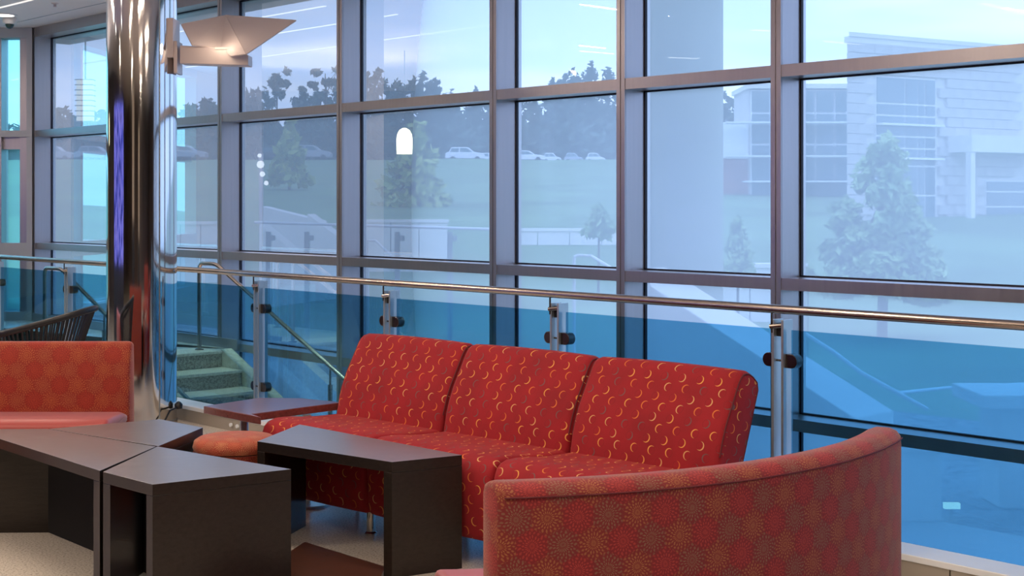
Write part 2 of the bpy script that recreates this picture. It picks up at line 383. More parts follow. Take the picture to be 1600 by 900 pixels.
# mullions + windows
for i in range(len(sm) - 1):
    w = empty('window_%d' % (i + 1), W((sm[i] + sm[i + 1]) / 2, DG, NS), kind='structure')
    a, b = sm[i], sm[i + 1]; hw = .0325
    m = MB(); g = .004
    m.wbox(a + g, a + hw, DF, DF + .012, NS, CEIL); m.wbox(a - hw, a - g, DF, DF + .012, NS, CEIL)
    m.wbox(a - hw, a + hw, DF + .006, DG + .03, NS, CEIL)
    part(m, 'mullion', M['alu'], w)
    zs = [(-.68, -.60), (C0, C1), (B0, B1), (A0, A1), (TOP0, TOP1)]
    for z0, z1 in zs:
        m = MB(); m.wbox(b + hw, a - hw, DF + .004, DG + .02, z0, z1); part(m, 'transom', M['alu'], w)
    for k in range(4):
        z0, z1 = zs[k][1], zs[k + 1][0]
        m = MB(); gk = .009
        for q in ((b + hw, b + hw + gk, z0, z1), (a - hw - gk, a - hw, z0, z1), (b + hw, a - hw, z0, z0 + gk), (b + hw, a - hw, z1 - gk, z1)):
            m.wbox(q[0], q[1], DG - .022, DG - .004, q[2], q[3])
        part(m, 'gasket', M['gasket'], w)
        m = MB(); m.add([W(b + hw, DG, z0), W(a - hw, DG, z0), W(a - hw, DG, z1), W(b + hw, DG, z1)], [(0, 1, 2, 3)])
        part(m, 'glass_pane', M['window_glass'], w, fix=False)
# storefront at the far left, facing the lens
YL = corner.y
def lx(x): return (x - 800) * YL / F
w = empty('window_%d' % (len(sm)), (lx(-60), YL, .2), kind='structure')
def lbox(x0, x1, z0, z1, d0, d1, mat, name):
    m = MB(); m.prism([(x0, YL + d0), (x1, YL + d0), (x1, YL + d1), (x0, YL + d1)], z0, z1); return part(m, name, mat, w)
XE = -9.0
lbox(lx(42.5), lx(51), .2, CEIL, -.02, .25, M['frame_l'], 'mullion')
lbox(lx(30.5), lx(42.5), .2, CEIL - .1, .01, .20, M['alu'], 'mullion')
lbox(XE, lx(42.5), A0 - .0, A1 + .0, -.01, .12, M['frame_l'], 'transom')
lbox(XE, lx(30.5), A0 - .12, A0, .06, .2, M['alu'], 'transom')
lbox(XE, lx(42.5), .86, 1.01, -.01, .12, M['frame_l'], 'transom')
lbox(XE, lx(42.5), .20, .33, -.01, .12, M['frame_l'], 'transom')
lbox(XE, lx(42.5), CEIL - .1, CEIL, -.01, .2, M['frame_l'], 'transom')
lbox(lx(-8), lx(1.5), .2, CEIL - .1, .01, .2, M['alu'], 'mullion')
for z0, z1 in ((.33, .86), (1.01, A0 - .12), (A1, CEIL - .1)):
    m = MB(); m.add([(XE, YL + .15, z0), (lx(30.5), YL + .15, z0), (lx(30.5), YL + .15, z1), (XE, YL + .15, z1)], [(0, 1, 2, 3)])
    part(m, 'glass_pane', M['side_glass'], w, fix=False)
# floors
DC0, DC1 = 4.62, 4.78
sEnd, sFar = sm[-1], sm[0] + .0
RX0, RX1, RY0 = -12.5, 8.0, -5.5
m = MB(); m.prism([W(-6, DC1), W(17.5, DC1), (RX0, W(17.5, DC1).y), (RX0, RY0), (RX1, RY0)], -.15, 0)
struct(m, 'floor', M['terrazzo'])
m = MB(); LZ = .244; SN = sW(348, 5.85)
lp = [W(SN + .065, 4.9), W(SN + .065, 5.97), W(sm[0], 5.97), (lx(-900), YL - .03), (lx(-900) , YL - 1.2), W(15.6, 4.9)]
m.prism(lp, -.7, LZ); struct(m, 'floor_landing', M['landing'])
m = MB(); m.prism([W(-6, DC1), W(17, DC1), W(17, DG + .05), W(-6, DG + .05)], -1.4, -1.3); struct(m, 'floor_stairwell', M['terrazzo'])
m = MB(); m.wbox(-6, sm[0] + .1, DF + .004, DG + .05, -1.4, -.68); struct(m, 'baseboard_window', M['frame_l'])
m = MB(); m.wbox(SN, sm[0], DF - .02, DF + .01, LZ, LZ + .075); struct(m, 'baseboard_landing', M['alu'])
# kerb under the railing
m = MB(); m.wbox(-6, 17, DC0, DC1, .075, .10); struct(m, 'trim_1', M['curb'], bevel=.003)
tr = empty('trim_2', W(5, DC0), kind='structure')
q = sW(1483, DC0)
js = [q + 1.5 * k for k in range(-6, 9)]
for a, b in zip(js, js[1:]):
    m = MB(); m.wbox(a + .003, b - .003, DC0 + .006, DC0 + .03, 0.0, .075); part(m, 'panel', M['curbface'], tr)
m = MB(); m.wbox(-6, 17, DC0 + .03, DC1 - .01, -1.35, .075); struct(m, 'wall_stairwell', M['tan'])
for x in (362, 372):
    m = MB(); c = PZ(x, 667, .03); c = W(sW(x, DC0), DC0, .04)
    nrm = -Vector((DZ, -DX, 0)); m.tube([c + nrm * 0, c + nrm * .012], .012, 14); child(m.build('cap', M['curb']), tr)
# ceiling with slots, header
m = MB(); m.prism([W(-7, DG + .05), W(sm[0], DG + .05), (corner.x, YL + .25), (RX0, YL + .25), (RX0, RY0), (RX1, RY0)], CEIL, CEIL + .2)
struct(m, 'ceiling', M['ceil'])
tr = empty('trim_3', W(8, 5.2, CEIL), kind='structure')
for D in (5.15, 4.35, 3.2):
    m = MB(); m.wbox(10.2, 17.5, D, D + .025, CEIL - .006, CEIL + .01); part(m, 'ceiling_slot', M['cslot'], tr)
m = MB(); m.wbox(-7, sm[0], 5.70, 5.705, CEIL - .004, CEIL + .01); part(m, 'ceiling_joint', M['frame_l'], tr)
# unseen sides of the lounge, met by the light and by the steel column's reflection
m = MB(); m.prism([(RX0, RY0), (RX1, RY0), (RX1, RY0 - .15), (RX0, RY0 - .15)], -.1, CEIL); struct(m, 'wall_back', M['rearwall'])
m = MB(); m.prism([(RX0, RY0), (RX0 - .15, RY0), (RX0 - .15, YL + .3), (RX0, YL + .3)], -.1, CEIL); struct(m, 'wall_left', M['rearwall'])
m = MB(); m.prism([(RX1, RY0), (RX1 + .15, RY0), (RX1 + .15, 1.2), (RX1, 1.2)], -.7, CEIL); struct(m, 'wall_right', M['rearwall'])
m = MB(); m.prism([(RX0, YL), (XE, YL), (XE, YL + .15), (RX0, YL + .15)], 0, CEIL); struct(m, 'wall_far', M['tan'])
# ------------------------------------------------------------------ reflected lights (mirrored about the glass plane)
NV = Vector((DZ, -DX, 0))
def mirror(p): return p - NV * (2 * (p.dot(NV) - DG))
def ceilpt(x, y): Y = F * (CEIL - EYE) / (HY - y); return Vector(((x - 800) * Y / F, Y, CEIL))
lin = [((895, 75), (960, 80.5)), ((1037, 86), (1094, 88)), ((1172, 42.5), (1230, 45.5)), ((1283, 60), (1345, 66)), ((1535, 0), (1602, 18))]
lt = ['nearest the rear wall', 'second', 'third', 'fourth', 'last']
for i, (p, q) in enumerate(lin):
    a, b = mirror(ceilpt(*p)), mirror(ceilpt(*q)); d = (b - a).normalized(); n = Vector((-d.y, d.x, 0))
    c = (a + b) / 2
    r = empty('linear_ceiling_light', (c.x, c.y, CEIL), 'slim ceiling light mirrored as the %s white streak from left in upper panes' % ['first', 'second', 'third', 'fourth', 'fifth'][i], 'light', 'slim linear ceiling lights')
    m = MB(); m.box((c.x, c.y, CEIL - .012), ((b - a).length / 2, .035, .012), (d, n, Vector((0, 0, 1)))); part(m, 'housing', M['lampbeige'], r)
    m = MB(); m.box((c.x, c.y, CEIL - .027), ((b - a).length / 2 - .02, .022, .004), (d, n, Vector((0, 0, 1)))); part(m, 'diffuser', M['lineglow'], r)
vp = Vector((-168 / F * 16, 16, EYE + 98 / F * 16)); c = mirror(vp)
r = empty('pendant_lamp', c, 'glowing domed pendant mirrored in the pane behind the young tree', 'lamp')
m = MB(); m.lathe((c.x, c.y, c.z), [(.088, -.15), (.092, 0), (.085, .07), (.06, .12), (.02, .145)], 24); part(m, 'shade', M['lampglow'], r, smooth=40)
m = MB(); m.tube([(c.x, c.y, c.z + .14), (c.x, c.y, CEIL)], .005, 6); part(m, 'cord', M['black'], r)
# displays and lit strips in the unseen room, mirrored in the steel column
for i, (x, y, w_, z0, z1, mt, nm, lb) in enumerate([(-7.4, 6.6, 2.0, .8, 2.4, 'purple', 'display_panel', 'tall blue lit display standing in the lounge, mirrored in the column'),
                                          (-4.2, .6, .5, 1.2, 2.9, 'tan', 'wall_panel', 'tan room divider mirrored in the column'),
                                          (-1.2, -3.2, .5, .9, 2.5, 'tan', 'wall_panel', 'pale room divider mirrored in the column')]):
    d = Vector((-2.44 - x, 9 - y, 0)).normalized(); n = Vector((-d.y, d.x, 0))
    r = empty(nm, (x, y, 0), lb, 'display' if mt == 'purple' else 'divider')
    m = MB(); m.box((x, y, (z0 + z1) / 2), (.02, w_, (z1 - z0) / 2), (d, n, Vector((0, 0, 1)))); part(m, 'screen', M[mt], r)
    m = MB(); m.box(Vector((x, y, z1 / 2)) - d * .06, (.04, w_ + .05, z1 / 2 + .03), (d, n, Vector((0, 0, 1)))); part(m, 'cabinet', M['black'], r)

# ------------------------------------------------------------------ glass railing
rl = empty('glass_railing', W(5, 4.8), 'glass panel railing with round steel handrail along the stairwell edge', 'railing')
DR, RZ = 4.80, .96
m = MB(); m.tube([W(s, DR, RZ) for s in (-4, 0, 4, 8, 12, 16.8)], .0188, 16); part(m, 'handrail', M['steel'], rl, smooth=50)
dS = F * 4.8 / DZ**2 * .6745e-4
sp = [sW(1207, DR) + k * dS for k in range(-4, 9)]
e_, v_ = Vector((DX, DZ, 0)), NV
UP = Vector((0, 0, 1))
for i, s in enumerate(sp):
    ps = empty('post', W(s, 4.83), parent=None); ps.parent = rl; ps.location = W(s, 4.83) - rl.location
    for ds in (0, -.049):
        m = MB(); m.wbox(s + ds - .006, s + ds + .006, 4.80, 4.867, -.35, .916); part(m, 'plate', M['post'], ps, bevel=.0015)
    m = MB(); m.tube([W(s + .004, 4.80, .86), W(s + .004, 4.80, RZ)], .0045, 8); part(m, 'rod', M['dark_metal'], ps)
    m = MB(); m.tube([W(s + .012, 4.80, .885), W(s - .05, 4.815, .893)], .011, 10); part(m, 'spacer', M['steel'], ps, smooth=50)
    m = MB(); m.wbox(s - .044, s - .004, 4.82, 4.86, .845, .90); part(m, 'spacer_block', M['black'], ps)
    for z in (.745, .257):
        m = MB()
        for sg, s0 in ((1, s + .004), (-1, s - .052)):
            pts = []
            for k in range(13):
                q = -pi / 2 + pi * k / 12; pts.append((s0 + sg * (.032 + .027 * cos(q)), z + .029 * sin(q)))
            pts = [(s0, z - .029)] + pts + [(s0, z + .029)]
            r0 = [W(a, 4.815, b) for a, b in pts]; r1 = [W(a, 4.86, b) for a, b in pts]
            m.loft([r0, r1])
        m.tube([W(s + .02, 4.82, z), W(s - .07, 4.82, z)], .005, 8)
        part(m, 'glass_clamp', M['dark_metal'], ps, bevel=.004)
for a, b in zip(sp, sp[1:]):
    m = MB(); m.wbox(a + .021, b - .071, 4.834, 4.842, -.30, .873)
    part(m, 'glass_panel', M['rail_glass_solid'] if 'rail_glass_solid' in M else M['rail_glass'], rl)

# ------------------------------------------------------------------ staircase
st = empty('staircase', W(9.4, 5.4, -.7), 'speckled stone steps descending beside the window wall behind the railing', 'stairs')
SN = sW(348, 5.85); TR, RI = .29, .126
for k in range(9):
    s1 = SN - TR * k; z = LZ - RI * k
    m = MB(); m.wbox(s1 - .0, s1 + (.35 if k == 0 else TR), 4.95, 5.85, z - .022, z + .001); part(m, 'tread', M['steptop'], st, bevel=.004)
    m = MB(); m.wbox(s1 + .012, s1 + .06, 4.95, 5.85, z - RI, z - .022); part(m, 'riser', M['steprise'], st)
m = MB()
a, b = W(SN + .02, 5.85), W(SN - 9 * TR, 5.85)
def stringer(D0, D1, up, name, mat, s0=SN + .03):
    m = MB(); sl = RI / TR; s2 = SN - 8.5 * TR
    r0 = [W(s0, D0, LZ + up), W(s2, D0, LZ + up - (s0 - s2) * sl), W(s2, D0, LZ + up - (s0 - s2) * sl - .35), W(s0, D0, LZ - .5)]
    r1 = [p + NV * (D1 - D0) for p in r0]; m.loft([r0, r1]); part(m, name, mat, st, bevel=.003)
stringer(5.852, 5.95, .012, 'stringer', M['stringer'])
stringer(4.872, 4.945, .0, 'stringer', M['stringer'])
# stair handrails
def rail_obj(label, D, top, sl, s_top, s_flat, s_end, zt, posts):
    r = empty('stair_handrail', W(s_top, D, zt), label, 'handrail')
    zf = lambda s: zt - (s_top - s) * sl if s < s_top else zt
    pts = [W(s_flat, D, posts[0][1])]
    R = .05
    pts += [W(s_flat, D, zt - R)] + [W(s_flat - R * (1 - cos(q)), D, zt - R + R * sin(q)) for q in (pi / 6, pi / 3, pi / 2)]
    pts += [W(s_top + .04, D, zt), W(s_top, D, zt - .006), W(s_top - .04, D, zf(s_top - .04)), W(s_end, D, zf(s_end))]
    m = MB(); m.tube(pts, .0165, 14); part(m, 'rail', M['steel'], r, smooth=60)
    for s, zb in posts[1:]:
        m = MB(); m.tube([W(s, D, zb), W(s, D, zf(s) - .13)], .017, 12); part(m, 'post', M['steel'], r, smooth=60)
        m = MB(); m.tube([W(s, D, zf(s) - .13), W(s, D, zf(s) - .01)], .008, 10); part(m, 'post_pin', M['steel'], r, smooth=60)
    s, zb = posts[0]
    m = MB(); m.lathe(W(s, D, zb), [(.035, .0), (.035, .008), (.03, .01)], 20); part(m, 'base_flange', M['dark_metal'], r)
sA = sW(338, 5.75)
rail_obj('steel stair handrail beside the window wall, starting right of the column', 5.75, 0, .44, sA, sW(311.5, 5.75), SN - 2.35, .930, [(sW(311.5, 5.75), LZ), (sW(516, 5.75), -.55)])
sB = sW(96, 5.06)
rail_obj('steel stair handrail nearest the glass railing, passing behind the column', 5.06, 0, .425, sB, sW(70, 5.06), sW(330, 5.06), .872, [(sW(70, 5.06), LZ), (sW(163, 5.06), LZ)])

# ------------------------------------------------------------------ polished steel column
Dc = 4.36; Yc = F * Dc / ((221.5 + 1240) * DZ); cx = (221.5 - 800) * Yc / F; R0 = 53.5 * Yc / F
cl = empty('steel_column', (cx, Yc, 0), 'round polished steel column rising past the wall lamp bracket', 'column')
aj = -pi / 2 + math.asin(.50) + atan2(cx, Yc) * -1 * 0 + .25
def shell(a0, a1, mat, name, r=R0, z0=.03, z1=CEIL, n=40):
    m = MB(); vs = []
    for i in range(n + 1):
        q = a0 + (a1 - a0) * i / n
        for rr, z in ((r, z0), (r, z1), (r - .006, z1), (r - .006, z0)): vs.append((cx + rr * cos(q), Yc + rr * sin(q), z))
    fs = [(i * 4 + k, i * 4 + (k + 1) % 4, i * 4 + 4 + (k + 1) % 4, i * 4 + 4 + k) for i in range(n) for k in range(4)]
    fs += [(0, 1, 2, 3), (n * 4, n * 4 + 3, n * 4 + 2, n * 4 + 1)]
    m.add(vs, fs); return part(m, name, mat, cl, smooth=30)
g = .022
shell(aj + g, aj + pi - g, M['mirror'], 'cladding_half'); shell(aj + pi + g, aj + 2 * pi - g, M['mirror'], 'cladding_half')
m = MB(); m.lathe((cx, Yc, 0), [(R0 - .0065, .03), (R0 - .0065, CEIL)], 48); part(m, 'reveal', M['post'], cl, smooth=60)
m = MB(); m.lathe((cx, Yc, 0), [(R0 + .004, 0), (R0 + .004, .03), (R0 - .002, .032)], 48); part(m, 'base_ring', M['steel'], cl, smooth=40)
k0 = P(279, 644, 8.9)
r = empty('cable_plug', (k0.x, k0.y, .10), 'small black plug with cable on kerb beside steel column', 'plug')
m = MB(); m.lathe((k0.x, k0.y, .10), [(.008, 0), (.024, .005), (.026, .03), (.014, .045), (.004, .05)], 14); part(m, 'plug_body', M['black'], r, smooth=50)
m = MB(); m.tube([(k0.x, k0.y, .115), (k0.x - .03, k0.y - .10, .106), (k0.x - .06, k0.y - .16, .03), (k0.x - .09, k0.y - .2, .008), (k0.x - .2, k0.y - .22, .008)], .006, 8); part(m, 'cable', M['black'], r, smooth=60)

# wall lamp on the column
YL_ = Yc - .02
lp_ = empty('wall_lamp', P(278, 90, YL_), 'beige folded metal uplight on a bracket arm fixed to the steel column', 'lamp')
def pbox(x0, x1, y0, y1, Ya, Yb, name, mat, root, **k):
    m = MB(); Ym = (Ya + Yb) / 2; a = P(x0, y0, Ym); b = P(x1, y1, Ym)
    m.box(((a.x + b.x) / 2, Ym, (a.z + b.z) / 2), (abs(b.x - a.x) / 2, (Yb - Ya) / 2, abs(b.z - a.z) / 2)); return part(m, name, mat, root, **k)
pbox(266, 275.5, 31, 92, YL_ - .09, YL_ + .09, 'cover_plate', M['lampbeige'], lp_)
pbox(275.5, 281, 66, 116, YL_ - .075, YL_ + .075, 'back_plate', M['lampbeige'], lp_, bevel=.003)
m = MB(); y0, y1 = YL_ - .07, YL_ + .07
pl = [P(281, 71, y0), P(340, 74, y0), P(350, 74, y0), P(388, 86, y0), P(388, 102, y0), P(281, 99, y0)]
m.loft([pl, [Vector((p.x, y1, p.z)) for p in pl]]); part(m, 'arm_box', M['lampbeige'], lp_, bevel=.003)
Yf, Yb = YL_ - .20, YL_ + .16
A_, B_, C_, D_, E_ = P(283, 38, YL_ + .0), P(353, 24, YL_ + .22), P(463, 32, YL_ + .02), P(385, 85, YL_ - .22), P(300, 71, YL_ - .12)
Mi = P(345, 75, YL_ - .02); M2 = P(361, 88, YL_ - .10)
def sheet(pts, name):
    m = MB(); n = (pts[1] - pts[0]).cross(pts[2] - pts[0]).normalized() * .004
    m.loft([[p - n for p in pts], [p + n for p in pts]]); return part(m, name, M['lampbeige'], lp_)
sheet([A_, B_, Mi, E_], 'reflector_wing'); sheet([B_, D_, M2, Mi], 'reflector_wing'); sheet([B_, C_, D_], 'reflector_wing')
m = MB(); q = P(352, 76, YL_ - .05); m.box(q, (.06, .03, .006)); part(m, 'lamp_tube', emis('halogen_glow', (1, .82, .62), 1.2), lp_)
l = bpy.data.lights.new('uplight', 'POINT'); l.energy = .7; l.color = (1, .8, .6); l.shadow_soft_size = .03
o = bpy.data.objects.new('uplight', l); COL.objects.link(o); o.location = P(343, 66, YL_ - .16)

# ------------------------------------------------------------------ ceiling camera, downlight, sprinkler
c = P(15, 42, 13.2); c.z = CEIL
r = empty('dome_camera', c, 'white dome security camera hanging from the ceiling at far left', 'camera')
m = MB(); m.lathe(c, [(.062, 0), (.066, -.03), (.058, -.055), (.04, -.06)], 24); part(m, 'housing', simple('white_plastic', (.75, .72, .70), .4), r, smooth=40)
m = MB(); m.lathe(c, [(.040, -.056), (.037, -.075), (.026, -.092), (.010, -.101), (.001, -.102)], 20); part(m, 'dome', simple('dark_dome', (.02, .05, .05), .05), r, smooth=60)
c = Vector(ceilpt(6, 23))
r = empty('recessed_downlight', c, 'small round recessed light glowing in ceiling at far left', 'light')
m = MB(); m.lathe(c, [(.12, 0), (.12, -.006), (.09, -.007)], 28); part(m, 'trim_ring', M['ceil'], r)
m = MB(); m.lathe(c + Vector((0, 0, -.0075)), [(.001, 0), (.09, -.001)], 28); part(m, 'lens', M['cslot2'] if 'cslot2' in M else emis('downlight_glow', (1, .95, .9), 4), r)
c = Vector(ceilpt(86, 5))
r = empty('sprinkler_head', c, 'tiny white sprinkler head in ceiling left of steel column', 'sprinkler')
m = MB(); m.lathe(c, [(.035, 0), (.03, -.006), (.012, -.012), (.012, -.03), (.022, -.033), (.001, -.035)], 16); part(m, 'escutcheon', M['lampbeige'], r, smooth=40)

# ------------------------------------------------------------------ upholstery helpers
def inset_profile(pr, d):
    n = len(pr); res = []
    A = sum(pr[i][0] * pr[(i + 1) % n][1] - pr[(i + 1) % n][0] * pr[i][1] for i in range(n)); sg = 1 if A > 0 else -1
    for i in range(n):
        a, b, c = Vector(pr[i - 1]), Vector(pr[i]), Vector(pr[(i + 1) % n])
        t1 = (b - a).normalized(); t2 = (c - b).normalized()
        nn = (Vector((-t1.y, t1.x)) + Vector((-t2.y, t2.x)))
        nn = nn.normalized() * sg if nn.length > 1e-6 else Vector((0, 0)); k = max(.45, nn.dot(Vector((-t1.y, t1.x)) * sg))
        res.append(tuple(b + nn * d / k))
    return res
def smooth_profile(pr, it=2):
    for _ in range(it):
        q = []
        for i in range(len(pr)):
            a, b = pr[i], pr[(i + 1) % len(pr)]
            q.append((a[0] * .75 + b[0] * .25, a[1] * .75 + b[1] * .25)); q.append((a[0] * .25 + b[0] * .75, a[1] * .25 + b[1] * .75))
        pr = q
    return pr
def uph(profile, frame, w, rr=.022, uoff=0., crown=.0):
    """closed (depth, z) profile swept over width w; frame(t, depth, z) -> world point; rounded ends"""
    L = [0]
    for i in range(len(profile)): L.append(L[-1] + math.hypot(profile[(i + 1) % len(profile)][0] - profile[i][0], profile[(i + 1) % len(profile)][1] - profile[i][1]))
    sts = [(0, rr), (rr * .12, rr * .55), (rr * .4, rr * .2), (rr, 0)]
    mid = [(w * k / 8, -crown * sin(pi * k / 8)) for k in range(1, 8)]
    sts = sts + mid + [(w - a, b) for a, b in reversed(sts)]
    rings = []
    for t, ins in sts:
        pr = inset_profile(profile, ins) if abs(ins) > 1e-6 else profile
        rings.append([frame(t, d, z) for d, z in pr])
    m = MB(); m.loft(rings, uvf=lambda i, k: (sts[i][0] + uoff, L[k])); return m

# ------------------------------------------------------------------ red three seat sofa (three armless modules)
eS, mS = Vector((.717, -.697, 0)), Vector((.697, .717, 0)); BL = Vector((-.72, 6.81, 0))
back_pr = smooth_profile([(-.185, .33), (-.175, .44), (-.135, .57), (-.07, .685), (-.035, .75), (.0, .775), (.05, .768), (.112, .715), (.075, .62), (.03, .50), (-.01, .40), (-.02, .33)], 1)
seat_pr = smooth_profile([(-.10, .405), (-.22, .405), (-.35, .41), (-.47, .425), (-.56, .425), (-.605, .385), (-.612, .30), (-.605, .20), (-.60, .115), (-.57, .10), (-.40, .11), (-.02, .13), (.0, .30), (-.02, .40)], 1)
WS = .742
pos_lab = ['left end seat of the red crescent sofa, beside red end table', 'middle seat of the red crescent sofa, between its two neighbours', 'right end seat of the red crescent sofa, behind curved bench']
for i in range(3):
    o0 = BL + eS * (WS * i + .004)
    r = empty('armless_sofa_seat', o0 - mS * .3, pos_lab[i], 'sofa', 'red crescent sofa seats')
    fr = lambda t, d, z, o0=o0: o0 + eS * t + mS * d + Vector((0, 0, z))
    b = part(uph(back_pr, fr, WS - .012, .026, i * .31, .006), 'backrest', M['crescent'], r, smooth=50)
    s_ = part(uph(seat_pr, fr, WS - .012, .022, i * .23 + .1, .004), 'seat', M['crescent'], r, smooth=50)
    # piping on the back's side edges
    for t in (.004, WS - .016):
        m = MB(); pr = inset_profile(back_pr, .012); m.tube([fr(t, d, z) for d, z in pr[2:-2]], .0035, 6); part(m, 'piping', M['black'] if 0 else simple('dark_red_piping', (.12, .006, .01), .7) if i == 0 and t < .01 else bpy.data.materials['dark_red_piping'], b, smooth=60)
    for t in (.055, WS - .07):
        for d in (-.52, -.08):
            c = fr(t, d, 0); m = MB(); m.lathe(c, [(.024, .004), (.024, .0), (.026, .0), (.026, .006), (.019, .012), (.019, .13)], 20); part(m, 'leg', M['chrome'], r, smooth=40)

# ------------------------------------------------------------------ low waterfall tables
H = .435
def table(label, px, legs, floorlift=0, world=None, group='dark wenge waterfall tables', h=H, th=.04):
    q = world or [PZ(x, y, h) for x, y in px]; c = sum(q, Vector()) / len(q)
    r = empty('low_table', (c.x, c.y, 0), label, 'table', group)
    def off(e0, e1, d):                          # panel polygon inward from edge e0-e1
        n = Vector((-(e1 - e0).y, (e1 - e0).x, 0)).normalized()
        if n.dot(c - e0) < 0: n = -n
        # slide along the neighbouring edges
        return n * d
    m = MB(); m.prism([(p.x, p.y) for p in q], h - th, h); m.mi[1] = 1; part(m, 'table_top', [M['wenge'], M['wenge_top_sheen']], r, bevel=.0012)
    N = len(q)
    for i in legs:
        a, b = q[i], q[(i + 1) % N]; pa, pb = q[i - 1], q[(i + 2) % N]
        n = off(a, b, 1.0)
        ka = th / max(.2, (pa - a).normalized().dot(n)); kb = th / max(.2, (pb - b).normalized().dot(n))
        a2 = a + (pa - a).normalized() * ka; b2 = b + (pb - b).normalized() * kb
        m = MB(); m.prism([(p.x, p.y) for p in (a, b, b2, a2)], 0, h - th - .0008); part(m, 'side_panel', M['wenge'], r, bevel=.0012)
    return r
nk = (246, 697.5)
Nk = PZ(*nk, H)
table('dark tapered table with its back against the orange bench, left of the round ottoman', [(76, 670), (250, 655), (317, 668), (247.5, 697)], [0, 2])
tb = [Nk + Vector((-.006, -.002, 0)), PZ(156, 735.5, H), Vector((-2.32, 6.02, H)), PZ(74, 670, H)]
tbo = table('dark tapered table running out of the left edge of the photo', None, [0, 2], world=tb)
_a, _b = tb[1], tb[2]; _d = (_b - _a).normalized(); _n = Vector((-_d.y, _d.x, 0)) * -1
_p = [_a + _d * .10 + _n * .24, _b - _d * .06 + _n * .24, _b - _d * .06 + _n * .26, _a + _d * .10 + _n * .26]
m = MB(); m.prism([(p.x, p.y) for p in _p], 0.001, .394); part(m, 'dark_recess_panel', simple('matte_black_panel', (.006, .005, .005), .95), tbo)  # black sheet added inside the opening to paint its recess dark
table('dark tapered table with broad side panel facing us, frontmost left', [nk, (455, 733), (238.5, 757), (161, 737)], [1, 3])
table('dark tapered table standing alone before the red sofa', [(402, 689.5), (468, 663), (722, 711), (612.5, 722)], [0, 2])
# brown board on the floor between the tables
bp = [PZ(476, 847, .012), PZ(603, 886, .012), Vector((-.52, 4.6, 0)), Vector((-1.02, 4.85, 0)), PZ(457, 859.5, .012)]
m = MB(); m.prism([(p.x, p.y) for p in bp], 0, .014)
setp(m.build('wooden_board', M['brownboard'], bevel=.002), 'thin red brown wooden board lying on floor between the dark tables', 'board')
# red end table
q = [PZ(318, 634.5, .45), PZ(405, 621.5, .45), PZ(470, 622, .45), BL - eS * .012 - mS * .12, BL - eS * .012 - mS * .64, BL + eS * .10 - mS * .67]
c = sum(q, Vector()) / 6
r = empty('end_table', (c.x, c.y, 0), 'red brown glossy end table between steel column and red sofa', 'table')
m = MB(); m.prism([(p.x, p.y) for p in q], .415, .45); part(m, 'table_top', M['redtop'], r, bevel=.003)
for k in (.18, -.13):
    m = MB(); m.lathe((c.x + k, c.y - k * .3, 0), [(.13, 0), (.13, .012), (.02, .02), (.02, .414)], 24); part(m, 'pedestal', M['post'], r, smooth=40)

# ------------------------------------------------------------------ ottomans
def ottoman(cx_, cy_, R, h, label, top, side):
    r = empty('round_ottoman', (cx_, cy_, 0), label, 'ottoman', 'round dahlia ottomans')
    m = MB(); m.lathe((cx_, cy_, 0), [(R - .02, .06), (R, .08), (R, h - .07), (R + .004, h - .06)], 48); part(m, 'base', side, r, smooth=40)
    m = MB(); m.lathe((cx_, cy_, 0), [(R + .0, h - .055), (R + .006, h - .04), (R, h - .015), (R - .02, h - .002), (R - .06, h + .004), (R * .4, h + .008), (.002, h + .008)], 48); part(m, 'seat_cushion', top, r, smooth=50)
    for k in range(4):
        a = pi / 4 + k * pi / 2; m = MB(); m.lathe((cx_ + (R - .05) * cos(a), cy_ + (R - .05) * sin(a), 0), [(.018, 0), (.018, .065)], 12); part(m, 'foot', M['chrome'], r)
ottoman(-1.165, 5.935, .172, .42, 'orange round ottoman with printed top, between dark tables and red sofa', M['dahlia_lite'], M['dahlia_o'])
ottoman(-.455, 3.50, .265, .41, 'coral round ottoman showing only its rim at bottom edge', M['dahlia_lite'], M['dahlia'])

# ------------------------------------------------------------------ orange bench at far left
r = empty('upholstered_bench', (-2.5, 6.3, 0), 'orange dahlia print bench with straight back at left edge', 'bench')
x1, x0 = -1.775, -3.35; Yb0 = 6.52
fr = lambda t, d, z: Vector((x1 - t, Yb0 + d, z))
pr = smooth_profile([(0, .36), (.005, .60), (.03, .735), (.05, .755), (.09, .755), (.11, .735), (.115, .40), (.115, .15), (.02, .15)], 1)
part(uph(pr, fr, x1 - x0, .02, 0), 'backrest', M['dahlia_o'], r, smooth=45)
pr = smooth_profile([(0, .445), (-.3, .45), (-.32, .445), (-.355, .425), (-.36, .39), (-.35, .37), (-.01, .37)], 1)
part(uph(pr, fr, x1 - x0, .022, 0), 'seat', M['vinyl'], r, smooth=45)
m = MB(); m.prism([(x0, Yb0 - .34), (x1 - .01, Yb0 - .34), (x1 - .01, Yb0 + .1), (x0, Yb0 + .1)], .08, .372); part(m, 'base', M['dahlia_o'], r)
for x in (x0 + .1, x1 - .1):
    for y in (Yb0 - .30, Yb0 + .05): m = MB(); m.lathe((x, y, 0), [(.02, 0), (.02, .085)], 14); part(m, 'leg', M['chrome'], r)

